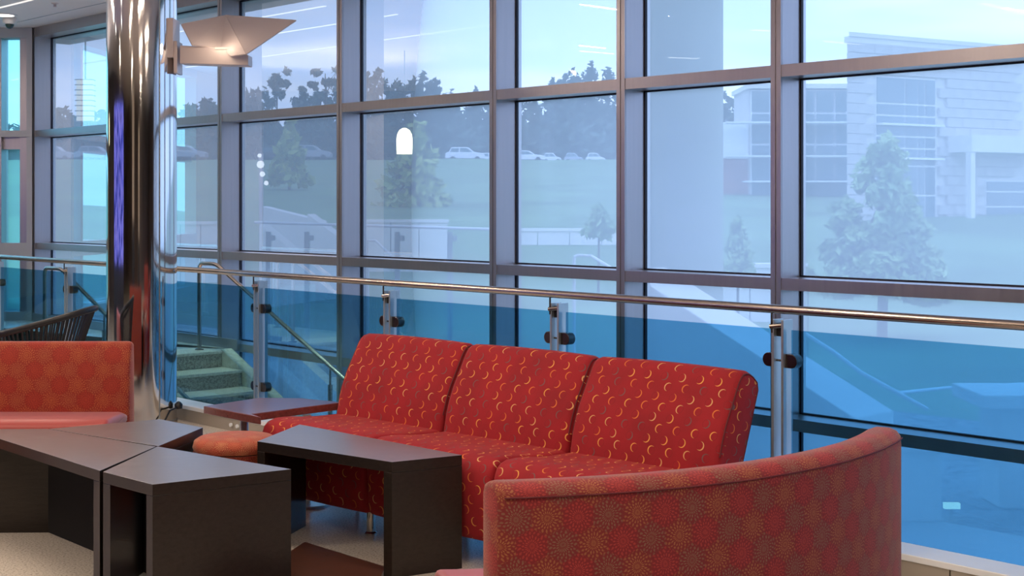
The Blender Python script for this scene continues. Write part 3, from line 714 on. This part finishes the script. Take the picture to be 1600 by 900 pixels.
# ------------------------------------------------------------------ curved bench in the foreground
ccx, ccy = -.2137, 4.7072
r = empty('curved_bench', (.5, 3.8, 0), 'large curved coral dahlia bench seen from behind, in right foreground', 'bench')
RB = 1.4845
def arcpt(rad, deg, z): a = radians(deg); return Vector((ccx + rad * cos(a), ccy + rad * sin(a), z))
def bench_part(prof, a0f, a1f, n, name, mat, rr=.02, uz=True):
    L = [0]
    for i in range(len(prof)): L.append(L[-1] + math.hypot(prof[(i + 1) % len(prof)][0] - prof[i][0], prof[(i + 1) % len(prof)][1] - prof[i][1]))
    st = [(0, rr), (.0022, rr * .5), (.006, rr * .15), (.014, 0)] + [(k / n, 0) for k in range(1, n)] + [(1 - .014, 0), (1 - .006, rr * .15), (1 - .0022, rr * .5), (1, rr)]
    rings = []
    for t, ins in st:
        pr = inset_profile(prof, ins) if ins else prof
        rings.append([arcpt(rad, a0f(rad) + (a1f(rad) - a0f(rad)) * t, z) for rad, z in pr])
    Ltot = RB * radians(a1f(RB) - a0f(RB))
    m = MB(); m.loft(rings, uvf=lambda i, k: (st[i][0] * Ltot, L[k])); return part(m, name, mat, r, smooth=45)
a0f = lambda rad: -82.8 - max(0, (RB - rad)) * 13
a1f = lambda rad: -25.0
bk = [(RB, .10), (RB, .30), (RB, .50), (RB, .700), (RB - .002, .728), (RB - .014, .744), (RB - .035, .752), (RB - .07, .752), (RB - .095, .742), (RB - .105, .72), (RB - .105, .60), (RB - .105, .36), (RB - .10, .10)]
bkp = bench_part(bk, a0f, a1f, 64, 'backrest', M['dahlia'], .014)
m = MB(); m.tube([arcpt(RB + .0005, a0f(RB) + .4 + (a1f(RB) - a0f(RB) - .8) * k / 60, .722) for k in range(61)], .0022, 6); child(m.build('seam', bpy.data.materials['dark_red_piping'], smooth=60), bkp)
s_in = RB - .55
stp = smooth_profile([(RB - .106, .435), (RB - .3, .44), (s_in + .07, .437), (s_in + .02, .425), (s_in, .40), (s_in, .37), (s_in + .01, .35), (RB - .106, .35)], 1)
bench_part(stp, a0f, a1f, 56, 'seat', M['vinyl'], .02)
bench_part([(RB - .108, .09), (RB - .108, .349), (s_in + .02, .349), (s_in + .02, .09)], lambda q: a0f(q) + .6, a1f, 40, 'base', M['dahlia'], .0)
for a in (-80, -62, -44, -29):
    for rad in (RB - .05, s_in + .09):
        m = MB(); m.lathe(arcpt(rad, a, 0), [(.022, 0), (.022, .105)], 14); part(m, 'leg', M['chrome'], r)

# ------------------------------------------------------------------ black slatted armchair on the left
def barrel_chair(c, label, R=.25, yaw=0., tilt=.30):
    r = empty('slatted_armchair', c, label, 'chair')
    pts = []; n = 22
    for k in range(n + 1):
        a = yaw + radians(-150 + 300 * k / n) ; bk_ = (cos(a - yaw) + 1) / 2
        pts.append((a, R * (1.12 + .10 * bk_), .615 + .17 * bk_ ** 1.3))
    rim = [Vector((c[0] + rr * cos(a), c[1] + rr * .62 * sin(a), z)) for a, rr, z in pts]
    m = MB(); m.tube(rim, .019, 8); part(m, 'rim', M['black'], r, smooth=60)
    for k in range(1, 60):
        f = k / 60 * n; i = min(int(f), n - 1); tt = f - i; tp = rim[i].lerp(rim[i + 1], tt)
        bt = Vector((c[0] + (tp.x - c[0]) * .66, c[1] + (tp.y - c[1]) * .66, .43))
        m = MB(); m.tube([tp, tp.lerp(bt, .5) , bt], .006, 5); part(m, 'slat', M['black'], r)
    m = MB(); m.lathe((c[0], c[1], 0), [(R * .66, .41), (R * .72, .42), (R * .72, .45), (R * .66, .465), (.002, .468)], 28); part(m, 'seat', M['vinyl'], r, smooth=40)
    for k in range(4):
        a = pi / 4 + k * pi / 2; m = MB(); m.tube([(c[0] + R * .6 * cos(a), c[1] + R * .4 * sin(a), .42), (c[0] + R * .95 * cos(a), c[1] + R * .7 * sin(a), 0)], .011, 8); part(m, 'leg', M['black'], r)
    return r
barrel_chair(Vector((-2.80, 8.25, 0)), 'black slatted bucket chair behind the orange bench', .29, 0.0)
c = Vector((-3.70, 8.25, 0))
r = empty('red_lounge_chair', c, 'low red lounge chair at left edge beside black slatted chair', 'chair')
frc = lambda t, d, z: Vector((c.x - .25 + t, c.y + d, z))
part(uph(smooth_profile([(-.05, .3), (-.05, .60), (0, .64), (.08, .64), (.1, .6), (.1, .3)], 1), frc, .80, .02), 'backrest', M['vinyl'], r, smooth=45)
m = MB(); m.box((c.x + .15, c.y - .3, .3), (.38, .25, .1)); part(m, 'seat', M['vinyl'], r, bevel=.02)
for i in (-1, 1):
    for j in (-1, 1): m = MB(); m.lathe((c.x + .15 + i * .33, c.y - .25 + j * .2, 0), [(.018, 0), (.018, .2)], 12); part(m, 'leg', M['chrome'], r)
# ------------------------------------------------------------------ outdoors
GZ = -.60
def terrain(name, rows, mat):                     # rows: [(Y, z)] ruled strip wide in X
    m = MB(); vs = []; nx = 60
    X0, X1 = -90, 110
    for Y, z in rows:
        for i in range(nx + 1):
            x = X0 + (X1 - X0) * i / nx; vs.append((x, Y, z + (noise.noise(Vector((x * .09, Y * .05, 0))) * .25 if Y > 40 else 0)))
    fs = [(j * (nx + 1) + i, j * (nx + 1) + i + 1, (j + 1) * (nx + 1) + i + 1, (j + 1) * (nx + 1) + i) for j in range(len(rows) - 1) for i in range(nx)]
    m.add(vs, fs); o = m.build(name, mat, fix=False, smooth=60); o['kind'] = 'structure'; return o
# paving next to the wall, gravel bed beyond, lawn rising to the car park
m = MB(); m.wbox(-5, 16, DG + .06, 8.0, GZ - .1, GZ); struct(m, 'floor_terrace', M['pave'])
m = MB(); m.wbox(-14, 22, 8.0, 12.0, GZ - .12, GZ - .01); struct(m, 'floor_gravel', M['gravel'])
m = MB(); m.wbox(-40, 90, 13.5, 80.0, GZ - .5, GZ - .35); struct(m, 'floor_meadow', M['grass'])
m = MB(); m.prism([(-160, -60), (-13, -60), (-13, 80), (-160, 80)], GZ - .5, GZ - .1); struct(m, 'floor_lawn_left', M['grass'])
m = MB(); m.wbox(16, 60, DG + .5, 13.5, GZ - .5, GZ - .2); struct(m, 'floor_lawn_far', M['grass'])
m = MB(); m.wbox(-24, 36, 12.0, 40.0, GZ - .13, GZ - .02); struct(m, 'floor_lawn_near', M['grass'])
terrain('floor_hill', [(30, -.8), (35, .2), (40, .9), (60, 2.0), (90, 3.4), (130, 5.0), (158, 6.3)], M['grass'])
terrain('floor_car_park', [(158, 6.3), (182, 6.35)], M['asphalt'])
terrain('floor_hill_far', [(182, 6.3), (200, 7.5), (240, 9)], M['grass'])
# soffit outside
m = MB(); m.wbox(-7, sm[0] + .5, DG + .05, 6.62, 3.06, 3.25); struct(m, 'ceiling_soffit', simple('soffit_panel', (.42, .46, .44), .6))
# outdoor column
D_ = 8.35; Yo = F * D_ / ((1070 + 1240) * DZ); xo = 270 * Yo / F; ro = 59.5 * Yo / F
r = empty('outdoor_column', (xo, Yo, GZ), 'thick pale round concrete column outside behind the fifth mullion', 'column')
m = MB(); m.lathe((xo, Yo, 0), [(ro, GZ), (ro, 5.0)], 40); part(m, 'shaft', M['colpaint'], r, smooth=60)
m = MB(); m.lathe((xo, Yo, 0), [(ro + .02, GZ), (ro + .02, GZ + .12)], 40); part(m, 'base_collar', M['conc'], r, smooth=60)
# lamp reflection in the left pane, built as a glowing louvred box outside
Yv = F * 6.5 / ((133 + 1240) * DZ); a = P(120, 125, Yv); b = P(147, 190, Yv); c = (a + b) / 2
r = empty('lamp_reflection_box', c, 'glowing rectangular louvred box added as a lamp reflection in leftmost window, left of column', 'lamp')
m = MB(); m.box(c, (abs(b.x - a.x) / 2 - .012, .05, abs(b.z - a.z) / 2)); part(m, 'reflection_body', M['louvreglow'], r)
for k in range(9):
    z = b.z + (a.z - b.z) * k / 8; m = MB(); m.box((c.x, c.y, z), (abs(b.x - a.x) / 2, .065, .004)); part(m, 'louvre', M['alu'], r)
m = MB(); m.tube([(c.x, c.y, a.z), (c.x, c.y, 3.06)], .008, 8); part(m, 'hanger', M['alu'], r)
# sloped outdoor stair walls
def slope_wall(D0, D1, s0, z0, s1, z1, label, name='stair_wall'):
    r0 = [W(s0, D0, z0), W(s1, D0, z1), W(s1, D0, GZ), W(s0, D0, GZ)]
    m = MB(); m.loft([r0, [p + NV * (D1 - D0) for p in r0]])
    return setp(m.build(name, M['conc'], bevel=.01), label, 'wall')
_s1 = sW(1335, 7.5); slope_wall(7.5, 7.95, 6.9, .93, _s1, .93 - .445 * (6.9 - _s1), 'sloping pale concrete stair wall outside, right of outdoor column')
slope_wall(6.35, 6.5, sW(412, 6.35), .11, sW(510, 6.35), -.29, 'low sloping pale wall outside behind the railing post beside the red sofa')
# retaining walls, laid as cast panels
def ret_wall(x0, x1, ytop, Y, label, n, zb=-.8, dy=0):
    a = P(x0, ytop, Y); b = P(x1, ytop + dy, Y); r = empty('retaining_wall', ((a.x + b.x) / 2, Y, zb), label, 'wall')
    for k in range(n):
        m = MB(); xa = a.x + (b.x - a.x) * k / n; xb = a.x + (b.x - a.x) * (k + 1) / n
        m.box(((xa + xb) / 2, Y + .15, (a.z + zb) / 2 - .03), ((xb - xa) / 2 - .01, .14, (a.z - zb) / 2 - .03)); part(m, 'panel', M['conc'], r)
    m = MB(); m.box(((a.x + b.x) / 2, Y + .15, a.z - .035), ((b.x - a.x) / 2 + .02, .18, .035)); part(m, 'coping', M['conc'], r)
    return r
ret_wall(566, 699, 343, 33, 'square pale retaining wall outside between second and third mullion', 3)
ret_wall(790, 990, 357, 36, 'long pale retaining wall outside left of the outdoor column', 4)
ret_wall(250, 345, 346, 32, 'pale retaining wall outside just right of steel column', 3)
ret_wall(1128, 1260, 412, 24, 'low pale wall outside right of the outdoor column', 3)
def cheek(x0, y0, x1, y1, Y, label):
    a, b = P(x0, y0, Y), P(x1, y1, Y + 1.5)
    zb = GZ - .2; r0 = [a, b, Vector((b.x, b.y, zb)), Vector((a.x, a.y, zb))]
    m = MB(); m.loft([r0, [p + Vector((.1, .45, 0)) for p in r0]]); return setp(m.build('stair_cheek_wall', M['conc'], bevel=.01), label, 'wall')
cheek(406, 322, 500, 345, 31, 'upper sloping stair cheek wall outside right of lamp post')
cheek(480, 334, 560, 395, 29, 'lower sloping stair cheek wall outside left of second mullion')
cheek(405, 350, 470, 402, 27, 'nearest sloping stair cheek wall outside below lamp post')
# terrace guard rail outside
Yr = 15.0
r = empty('outdoor_guard_rail', P(580, 354, Yr), 'thin white outdoor guard rail with glass posts across the left windows', 'railing')
m = MB(); m.tube([P(398, 347.5, Yr + 1.2), P(775, 358.5, Yr)], .016, 8); part(m, 'top_rail', M['whitebar'], r, smooth=60)
for x in (420, 480, 621, 703):
    q = P(x, 358, Yr + 1.2 - (x - 400) / 375 * 1.2); m = MB(); m.box((q.x, q.y, (q.z - .03 + GZ) / 2), (.028, .035, (q.z - .03 - GZ) / 2)); ps = part(m, 'post', M['post'], r)
    m = MB(); m.box((q.x + .05, q.y - .02, q.z - .10), (.03, .03, .03)); part(m, 'clamp', M['post'], ps)
def hand(pts, label, rad=.02):
    v = [P(*p) for p in pts]; r = empty('outdoor_handrail', v[0], label, 'handrail')
    m = MB(); m.tube(v, rad, 8); part(m, 'rail', M['whitebar'], r, smooth=60)
    m = MB(); m.tube([v[0], Vector((v[0].x, v[0].y, GZ))], rad, 8); part(m, 'post', M['whitebar'], r, smooth=60)
hand([(575, 376, 14), (587, 376, 14), (630, 418, 12.5)], 'short sloping outdoor handrail before the square retaining wall', .012)
hand([(897, 402, 13), (903, 399, 13), (924, 400, 13), (990, 440, 12)], 'bent pale outdoor handrail left of the outdoor column', .014)
hand([(1256, 520, 10.5), (1300, 548, 10.3), (1345, 582, 10), (1450, 640, 9.8)], 'sloping outdoor stair handrail seen through the right railing panel', .016)
hand([(1600, 600, 11.5), (1480, 606, 11.5), (1405, 614, 11)], 'level outdoor handrail beyond concrete picnic table', .014)
# lamp post; its globes are added for lamp reflections in the glass
Yp = 30
r = empty('lamp_post', P(408, 400, Yp), 'outdoor lamp post with white globes added as lamp reflections, right of the wall lamp', 'lamp')
q = P(408, 240, Yp); m = MB(); m.tube([Vector((q.x, Yp, GZ)), q], .05, 10); part(m, 'pole', M['alu'], r, smooth=60)
gl = emis('globe_reflection_glow', (1, 1, 1), 3)
for x, y, rad in ((407, 257, .085), (410, 272, .06), (416, 286, .05), (405.5, 243, .045)):
    q = P(x, y, Yp - .1); m = MB(); m.lathe(q, [(.001, -rad), (rad * .7, -rad * .7), (rad, 0), (rad * .7, rad * .7), (.001, rad)], 14); part(m, 'reflection_globe', gl, r, smooth=60)
# picnic table
Yt = 9.42
a = P(1522, 610, Yt)
r = empty('picnic_table', (a.x + .5, Yt, GZ), 'pale concrete picnic table outside at right edge', 'table')
m = MB(); m.box((a.x + .55, Yt, a.z - .035), (.6, .32, .045)); part(m, 'table_top', M['conc'], r, bevel=.01)
for x in (.22, .88):
    m = MB(); m.prism([(a.x + x - .12, Yt - .2), (a.x + x + .12, Yt - .2), (a.x + x + .12, Yt + .2), (a.x + x - .12, Yt + .2)], GZ, a.z - .08); part(m, 'pedestal', M['conc'], r, bevel=.01)
m = MB(); m.box((a.x + .55, Yt - .62, GZ + .38), (.6, .14, .035)); b_ = part(m, 'bench', M['conc'], r, bevel=.01)
m = MB(); m.box((a.x + .55, Yt - .62, GZ + .17), (.1, .1, .17)); part(m, 'bench_leg', M['conc'], r)
# pier
a = P(1405, 690, 8.85); b = P(1471, 815, 8.85)
r = empty('concrete_pier', ((a.x + b.x) / 2, 8.95, GZ), 'squat pale concrete pier outside right of the curved bench end', 'pier')
m = MB(); m.box(((a.x + b.x) / 2, 8.98, (a.z - .06 + GZ) / 2), ((b.x - a.x) / 2, .13, (a.z - .06 - GZ) / 2)); part(m, 'shaft', M['conc'], r, bevel=.006)
m = MB(); m.box(((a.x + b.x) / 2 + .02, 8.98, a.z - .03), ((b.x - a.x) / 2 + .04, .17, .03)); part(m, 'cap', M['conc'], r, bevel=.004)
q = P(1487, 790, 9.0)
m = MB(); m.box(q, (.05, .02, .018)); r = empty('path_light', (q.x, q.y, GZ), 'tiny pale lit path light by concrete pier outside', 'light'); part(m, 'lens', emis('path_glow', (.95, .95, .7), 2.2), r)
m = MB(); m.tube([(q.x, q.y + .01, GZ), (q.x, q.y + .01, q.z)], .012, 8); part(m, 'stake', M['alu'], r)

# leaves
def foliage(name, blobs, n, size, mat, root, seed):
    rnd = random.Random(seed); m = MB(); vs, fs = [], []
    tot = sum(b[3] * b[4] * b[5] for b in blobs)
    for (x, y, z, rx, ry, rz) in blobs:
        for _ in range(int(n * rx * ry * rz / tot) + 4):
            d = Vector((rnd.gauss(0, 1), rnd.gauss(0, 1), rnd.gauss(0, 1))).normalized() * rnd.random() ** .45
            p = Vector((x + d.x * rx, y + d.y * ry, z + d.z * rz)); s = size * (.6 + .8 * rnd.random())
            u = Vector((rnd.gauss(0, 1), rnd.gauss(0, 1), rnd.gauss(0, 1))).normalized(); v = u.cross(Vector((rnd.gauss(0, 1), rnd.gauss(0, 1), rnd.gauss(0, 1)))).normalized()
            b = len(vs); vs += [p - u * s, p + v * s * .5, p + u * s, p - v * s * .5]; fs.append((b, b + 1, b + 2, b + 3))
    m.add(vs, fs); return part(m, name, mat, root, fix=False)
def tree(px, py_top, py_bot, Y, wpx, mat, label, n, size, seed, zg=GZ, group=None, name='tree', sparse=False, rnd_=False):
    rnd = random.Random(seed); k = Y / F; c = P(px, (py_top + py_bot) / 2, Y); h = (py_bot - py_top) * k; w_ = wpx * k
    r = empty(name, (c.x, Y, zg), label, 'tree', group)
    blobs = []
    if sparse:
        for j in range(9): blobs.append((c.x + rnd.uniform(-.42, .42) * w_, Y + rnd.uniform(-.3, .3) * w_, c.z + rnd.uniform(-.42, .46) * h, w_ * .14, w_ * .14, h * .10))
    else:
        for j in range(30):
            f = ((j + .5) / 30) ** 1.1; zz = c.z - h / 2 + h * f * .95; ww = w_ / 2 * max(.08, (1 - f)) ** .62; a = j * 2.4 + rnd.uniform(-.4, .4); q = ww * rnd.uniform(.35, .78)
            if rnd_: ww = w_ / 2 * (1 - (1.25 * f - .3) ** 2 if f > .24 else 1) ** .5; q = ww * rnd.uniform(.2, .8); zz += rnd.uniform(-.04, .04) * h
            blobs.append((c.x + q * cos(a), Y + q * sin(a), zz, max(ww * .36, w_ * .06), max(ww * .36, w_ * .06), h * .075))
    foliage('foliage', blobs, n, size, mat, r, seed)
    m = MB(); m.tube([(c.x, Y, zg), (c.x + .02 * w_, Y, c.z), (c.x, Y, c.z + h * .35)], [w_ * .035, w_ * .028, w_ * .01], 8); part(m, 'trunk', M['bark'], r, smooth=60)
    for j in range(5):
        b = blobs[(j * 3) % len(blobs)]; m = MB(); m.tube([(c.x, Y, c.z - h * .25 + j * h * .08), (b[0], b[1], b[2])], [w_ * .014, w_ * .005], 6); part(m, 'branch', M['bark'], r)
    return r
tree(1378, 208, 460, 21, 245, M['leaf'], 'large leafy green tree outside before masonry building', 9000, .085, 3)
tree(1152, 340, 440, 17, 70, M['leaf'], 'small leafy shrub tree outside right of outdoor column', 900, .07, 4)
tree(452, 185, 285, 60, 75, M['leaf_yel'], 'young yellow green tree on the hill before parked dark cars', 900, .22, 5, zg=1.9)
tree(646, 188, 350, 48, 150, M['leaf_yel'], 'broad young yellow green tree outside between second and third mullion', 1900, .2, 6, zg=1.2)
tree(935, 320, 368, 30, 60, M['leaf'], 'small bush above the long retaining wall outside', 500, .12, 7, zg=-.5)
tree(1262, 420, 440, 14, 30, M['leaf'], 'tiny shrub at foot of large outdoor tree', 200, .06, 17)
# far tree line
rnd = random.Random(11); k = 0
heights = {70: 175, 100: 165, 135: 172, 165: 170, 295: 160, 325: 150, 385: 135, 410: 138, 470: 134, 500: 138, 540: 120, 575: 112, 592: 106, 622: 120, 640: 118, 660: 113, 678: 122, 705: 142, 735: 138, 760: 145, 800: 150, 835: 150, 868: 122, 885: 110, 905: 108, 925: 98, 950: 100, 985: 105, 1020: 110, 1130: 140, 1160: 140, 1190: 148, 1230: 150, 1270: 150}
panes = [(0, 168, 'leftmost window'), (168, 345, 'window beside steel column'), (345, 530, 'window left of second mullion'), (530, 770, 'window between second and third mullion'), (770, 968, 'narrow window left of the outdoor column'), (968, 1212, 'window behind the outdoor column'), (1212, 1700, 'rightmost window')]
def farlab(x):
    for a, b, t_ in panes:
        if a <= x < b:
            xs_ = sorted(q for q in heights if a <= q < b); i = xs_.index(x)
            return 'dark distant tree, %s in %s' % (['first', 'second', 'third', 'fourth', 'fifth', 'sixth', 'seventh', 'eighth', 'ninth', 'tenth'][i] , t_)
for x, y in sorted(heights.items()):
    Y = 212 + rnd.uniform(-10, 10)
    tree(x + rnd.uniform(-3, 3), y, 240, Y, 62, M['leaf_far'], farlab(x), 1300, .5, 100 + k, zg=7.5, group='trees beyond the car park', name='distant_tree', rnd_=True); k += 1
tree(432, 108, 170, 200, 44, M['leaf_far'], 'tall sparse bare looking tree above the tree line left of second mullion', 260, .5, 61, zg=7.0, sparse=True)
tree(508, 106, 165, 200, 60, M['leaf_far'], 'sparse spreading tree touching the second mullion above the tree line', 380, .5, 62, zg=7.0, sparse=True)
# dense understorey behind the cars
r = empty('hedge', (-10, 196, 7), 'dark dense hedge along the far side of car park', 'hedge')
foliage('foliage', [(x, 192, 9.0, 5, 2.5, 3.6) for x in range(-66, 52, 6)], 9000, .9, M['leaf_far'], r, 77)
# cars
def car(x, y, Y, L, mat, label, suv=False, group=None, zc=6.35):
    c = P(x, y, Y); c.z = zc; r = empty('car', c, label, 'car', group); h = 1.75 if suv else 1.42
    pr = [(-.5, .25), (-.5, .55), (-.47, .62), (-.44, .66 if not suv else .80), (-.36, .95), (.02, 1.0), (.14, .98), (.27, .66), (.44, .58), (.5, .48), (.5, .22)]
    m = MB(); body = [(p[0] * L, min(p[1], .66) * h + .0) for p in pr]
    r0 = [Vector((c.x + a, c.y - .9, c.z + b)) for a, b in body]; m.loft([r0, [p + Vector((0, 1.8, 0)) for p in r0]]); part(m, 'body', mat, r, bevel=.06)
    cab = [(-.42, .62), (-.36, .95), (-.30, 1.0), (.02, 1.0), (.10, .97), (.25, .62)]
    r0 = [Vector((c.x + a * L, c.y - .80, c.z + b * h)) for a, b in cab]; m = MB(); m.loft([r0, [p + Vector((0, 1.6, 0)) for p in r0]]); part(m, 'cabin', mat, r, bevel=.05)
    for cab in ([(-.38, .66), (-.34, .92), (-.16, .94), (-.16, .66)], [(-.13, .66), (-.13, .94), (.04, .94), (.19, .66)]):
        r0 = [Vector((c.x + a * L, c.y - .82, c.z + b * h)) for a, b in cab]; m = MB(); m.loft([r0, [p + Vector((0, .03, 0)) for p in r0]]); part(m, 'side_window', M['darkglass'], r)
    for a in (-.31, .31):
        m = MB(); n = 14; rr = [Vector((c.x + a * L + .33 * cos(2 * pi * k / n), c.y - .93, c.z + .33 + .33 * sin(2 * pi * k / n))) for k in range(n)]
        m.loft([rr, [p + Vector((0, .2, 0)) for p in rr]]); part(m, 'wheel', M['tyre'], r)
car(727, 255, 168, 4.7, M['carwhite'], 'white parked car left of the third mullion', True)
car(436, 268, 160, 4.8, M['cardark'], 'dark parked car right of lamp post, leftmost of the pair', False)
car(487, 266, 162, 4.6, M['carsilver'], 'silver grey parked car just left of second mullion', True)
car(290, 266, 162, 4.9, M['carsilver'], 'silver parked car visible just right of steel column', True)
car(772, 252, 178, 4.6, M['carwhite'], 'pale parked car half hidden behind third mullion', False)
car(822, 252, 170, 4.6, M['carwhite'], 'white parked car just right of third mullion', False)
for x in (862, 896, 930): car(x, 252, 178, 2.4, M['carwhite'] if x != 896 else M['carsilver'], 'pale distant car, %s in row left of outdoor column' % {862: 'first from left', 896: 'middle one', 930: 'last before the mullion'}[x], False, 'distant parked cars left of the outdoor column')
for x in (86, 150): car(x, 268, 165, 4.6, M['carsilver'], 'silver parked car behind leftmost window, %s of two' % ('left' if x < 100 else 'right'), True, 'parked cars behind leftmost window')

# ------------------------------------------------------------------ masonry building on the right
bld = empty('masonry_building', (10.5, 42, GZ), 'pale block building with stepped windows and flat roof outside at right', 'building')
p0 = Vector((527 / F * 40, 40, 0)); dv = Vector((15.9 - p0.x, 3.75, 0)).normalized(); nv_ = Vector((-dv.y, dv.x, 0))
zr = EYE + 268 / F * 40
def bq(u, v, z): return p0 + dv * u + nv_ * v + Vector((0, 0, z))
def bbox(u0, u1, v0, v1, z0, z1, name, mat, root=None):
    m = MB(); c = bq((u0 + u1) / 2, (v0 + v1) / 2, (z0 + z1) / 2); m.box(c, ((u1 - u0) / 2, (v1 - v0) / 2, (z1 - z0) / 2), (dv, nv_, UP)); return part(m, name, mat, root or bld)
LB = 9.5
def rprism(u0, z0, z1, v, name, mat):
    a = bq(u0, v, 0); b = bq(LB, v, 0); k = 1.14
    m = MB(); m.prism([(a.x, a.y), (b.x, b.y), (b.x * k, b.y * k), (a.x * k * 1.002, a.y * k)], z0, z1); return part(m, name, mat, bld)
rprism(.04, GZ - .3, zr - .1, .09, 'wall', M['mortar'])
bbox(.0, LB, -.005, .1, GZ - .3, .78, 'wall_base', M['block'])
rprism(-.06, zr - .12, zr, -.05, 'roof_coping', M['conc']); bbox(.0, LB, -.0, .2, zr - .30, zr - .12, 'roof_trim', M['conc'])
wins = [(1.08, 3.5, .78, 5.08), (5.7, 7.9, .78, 2.1)]
proto = None; cnt = 0
bh, bw = .29, .66
z = .78; row = 0
me0 = None
while z < zr - .35:
    u = -(row % 2) * bw / 2
    while u < LB - .3:
        u0, u1 = max(u, 0), min(u + bw, LB)
        if u1 - u0 > .05 and not any(u1 > w_[0] and u0 < w_[1] and z + bh > w_[2] and z < w_[3] for w_ in wins) and cnt < 290 and u < 6.9:
            c = bq((u0 + u1) / 2, .04, z + bh / 2)
            if abs(u1 - u0 - bw) < .01:
                if me0 is None:
                    m = MB(); m.box((0, 0, 0), (bw / 2 - .008, .055, bh / 2 - .008), (dv, nv_, UP)); o = m.build('block', M['block']); me0 = o.data
                else: o = bpy.data.objects.new('block', me0); COL.objects.link(o)
                o.parent = bld; o.location = c - bld.location + nv_ * random.uniform(-.006, .006)
            else:
                m = MB(); m.box(c, ((u1 - u0) / 2 - .008, .055, bh / 2 - .008), (dv, nv_, UP)); part(m, 'block', M['block'], bld)
            cnt += 1
        u += bw
    z += bh; row += 1
for (u0, u1, z0, z1) in wins:
    w_ = bbox(u0, u1, .05, .09, max(z0, GZ), z1, 'window', M['whitebar'])
    pass
    us = [u0 + (u1 - u0) * t for t in ((0, .48, .70, .82, 1) if u0 < 4 else (0, .5, 1))]
    zz = [z0 + (z1 - z0) * t for t in ((0, .2, .4, .52, .60, .74, .82, 1) if u0 < 4 else (0, .4, .75, 1))]
    for i in range(len(us) - 1):
        for j in range(len(zz) - 1):
            m = MB(); c = bq((us[i] + us[i + 1]) / 2, .03, (zz[j] + zz[j + 1]) / 2); m.box(c, ((us[i + 1] - us[i]) / 2 - .03, .012, (zz[j + 1] - zz[j]) / 2 - .03), (dv, nv_, UP)); part(m, 'pane', M['darkglass'], w_)
bbox(4.0, 8.6, -.9, .0, 2.92, 3.42, 'canopy', M['conc']); bbox(4.02, 4.2, -.85, -.65, GZ, 2.92, 'canopy_column', M['conc'])
for zz_ in (3.70, 2.72): bbox(1.05, 3.6, -.25, .0, zz_ - .04, zz_ + .02, 'sunshade', M['whitebar'])
# left wing with sunshades
wing = empty('glazed_wing', (10.6, 55, GZ), 'glazed building wing with white sunshade bars left of masonry building', 'building')
def wb(x0, x1, y0, y1, ya, yb, name, mat, root=None, Y=55):
    m = MB(); a, b = P(x0, y0, Y), P(x1, y1, Y); m.box(((a.x + b.x) / 2, Y + (ya + yb) / 2, (a.z + b.z) / 2), (abs(b.x - a.x) / 2, (yb - ya) / 2, abs(a.z - b.z) / 2)); return part(m, name, mat, root or wing)
wb(1172, 1345, 135, 400, .3, 4, 'wall', M['block']); wb(1168, 1348, 131, 138, -.1, 4, 'roof_trim', M['conc'])
wb(1120, 1174, 190, 247, .4, 4, 'wall_band', M['whitebar']); wb(1120, 1174, 247, 330, .5, 4, 'brick_wall', M['brick'])
xs = [1174, 1205, 1240, 1275, 1305, 1326, 1345]; ys = [140, 176, 193, 225, 245, 283, 312, 340, 356, 385]
for i in range(len(xs) - 1):
    f = wb(xs[i] + .5, xs[i + 1] - .5, 140, 398, .2, .32, 'window', M['whitebar'])
    for j in range(len(ys) - 1):
        wb(xs[i] + 2, xs[i + 1] - 2, ys[j] + 2, ys[j + 1] - 1.5, .12, .19, 'pane', M['darkglass'], f)
for y, xa in ((193, 1130), (245, 1130), (284, 1160), (312, 1160), (340, 1172), (356, 1172)): wb(xa, 1325 if y < 300 else 1300, y - 1.2, y + 1.2, -.9, .1, 'sunshade', M['whitebar'])
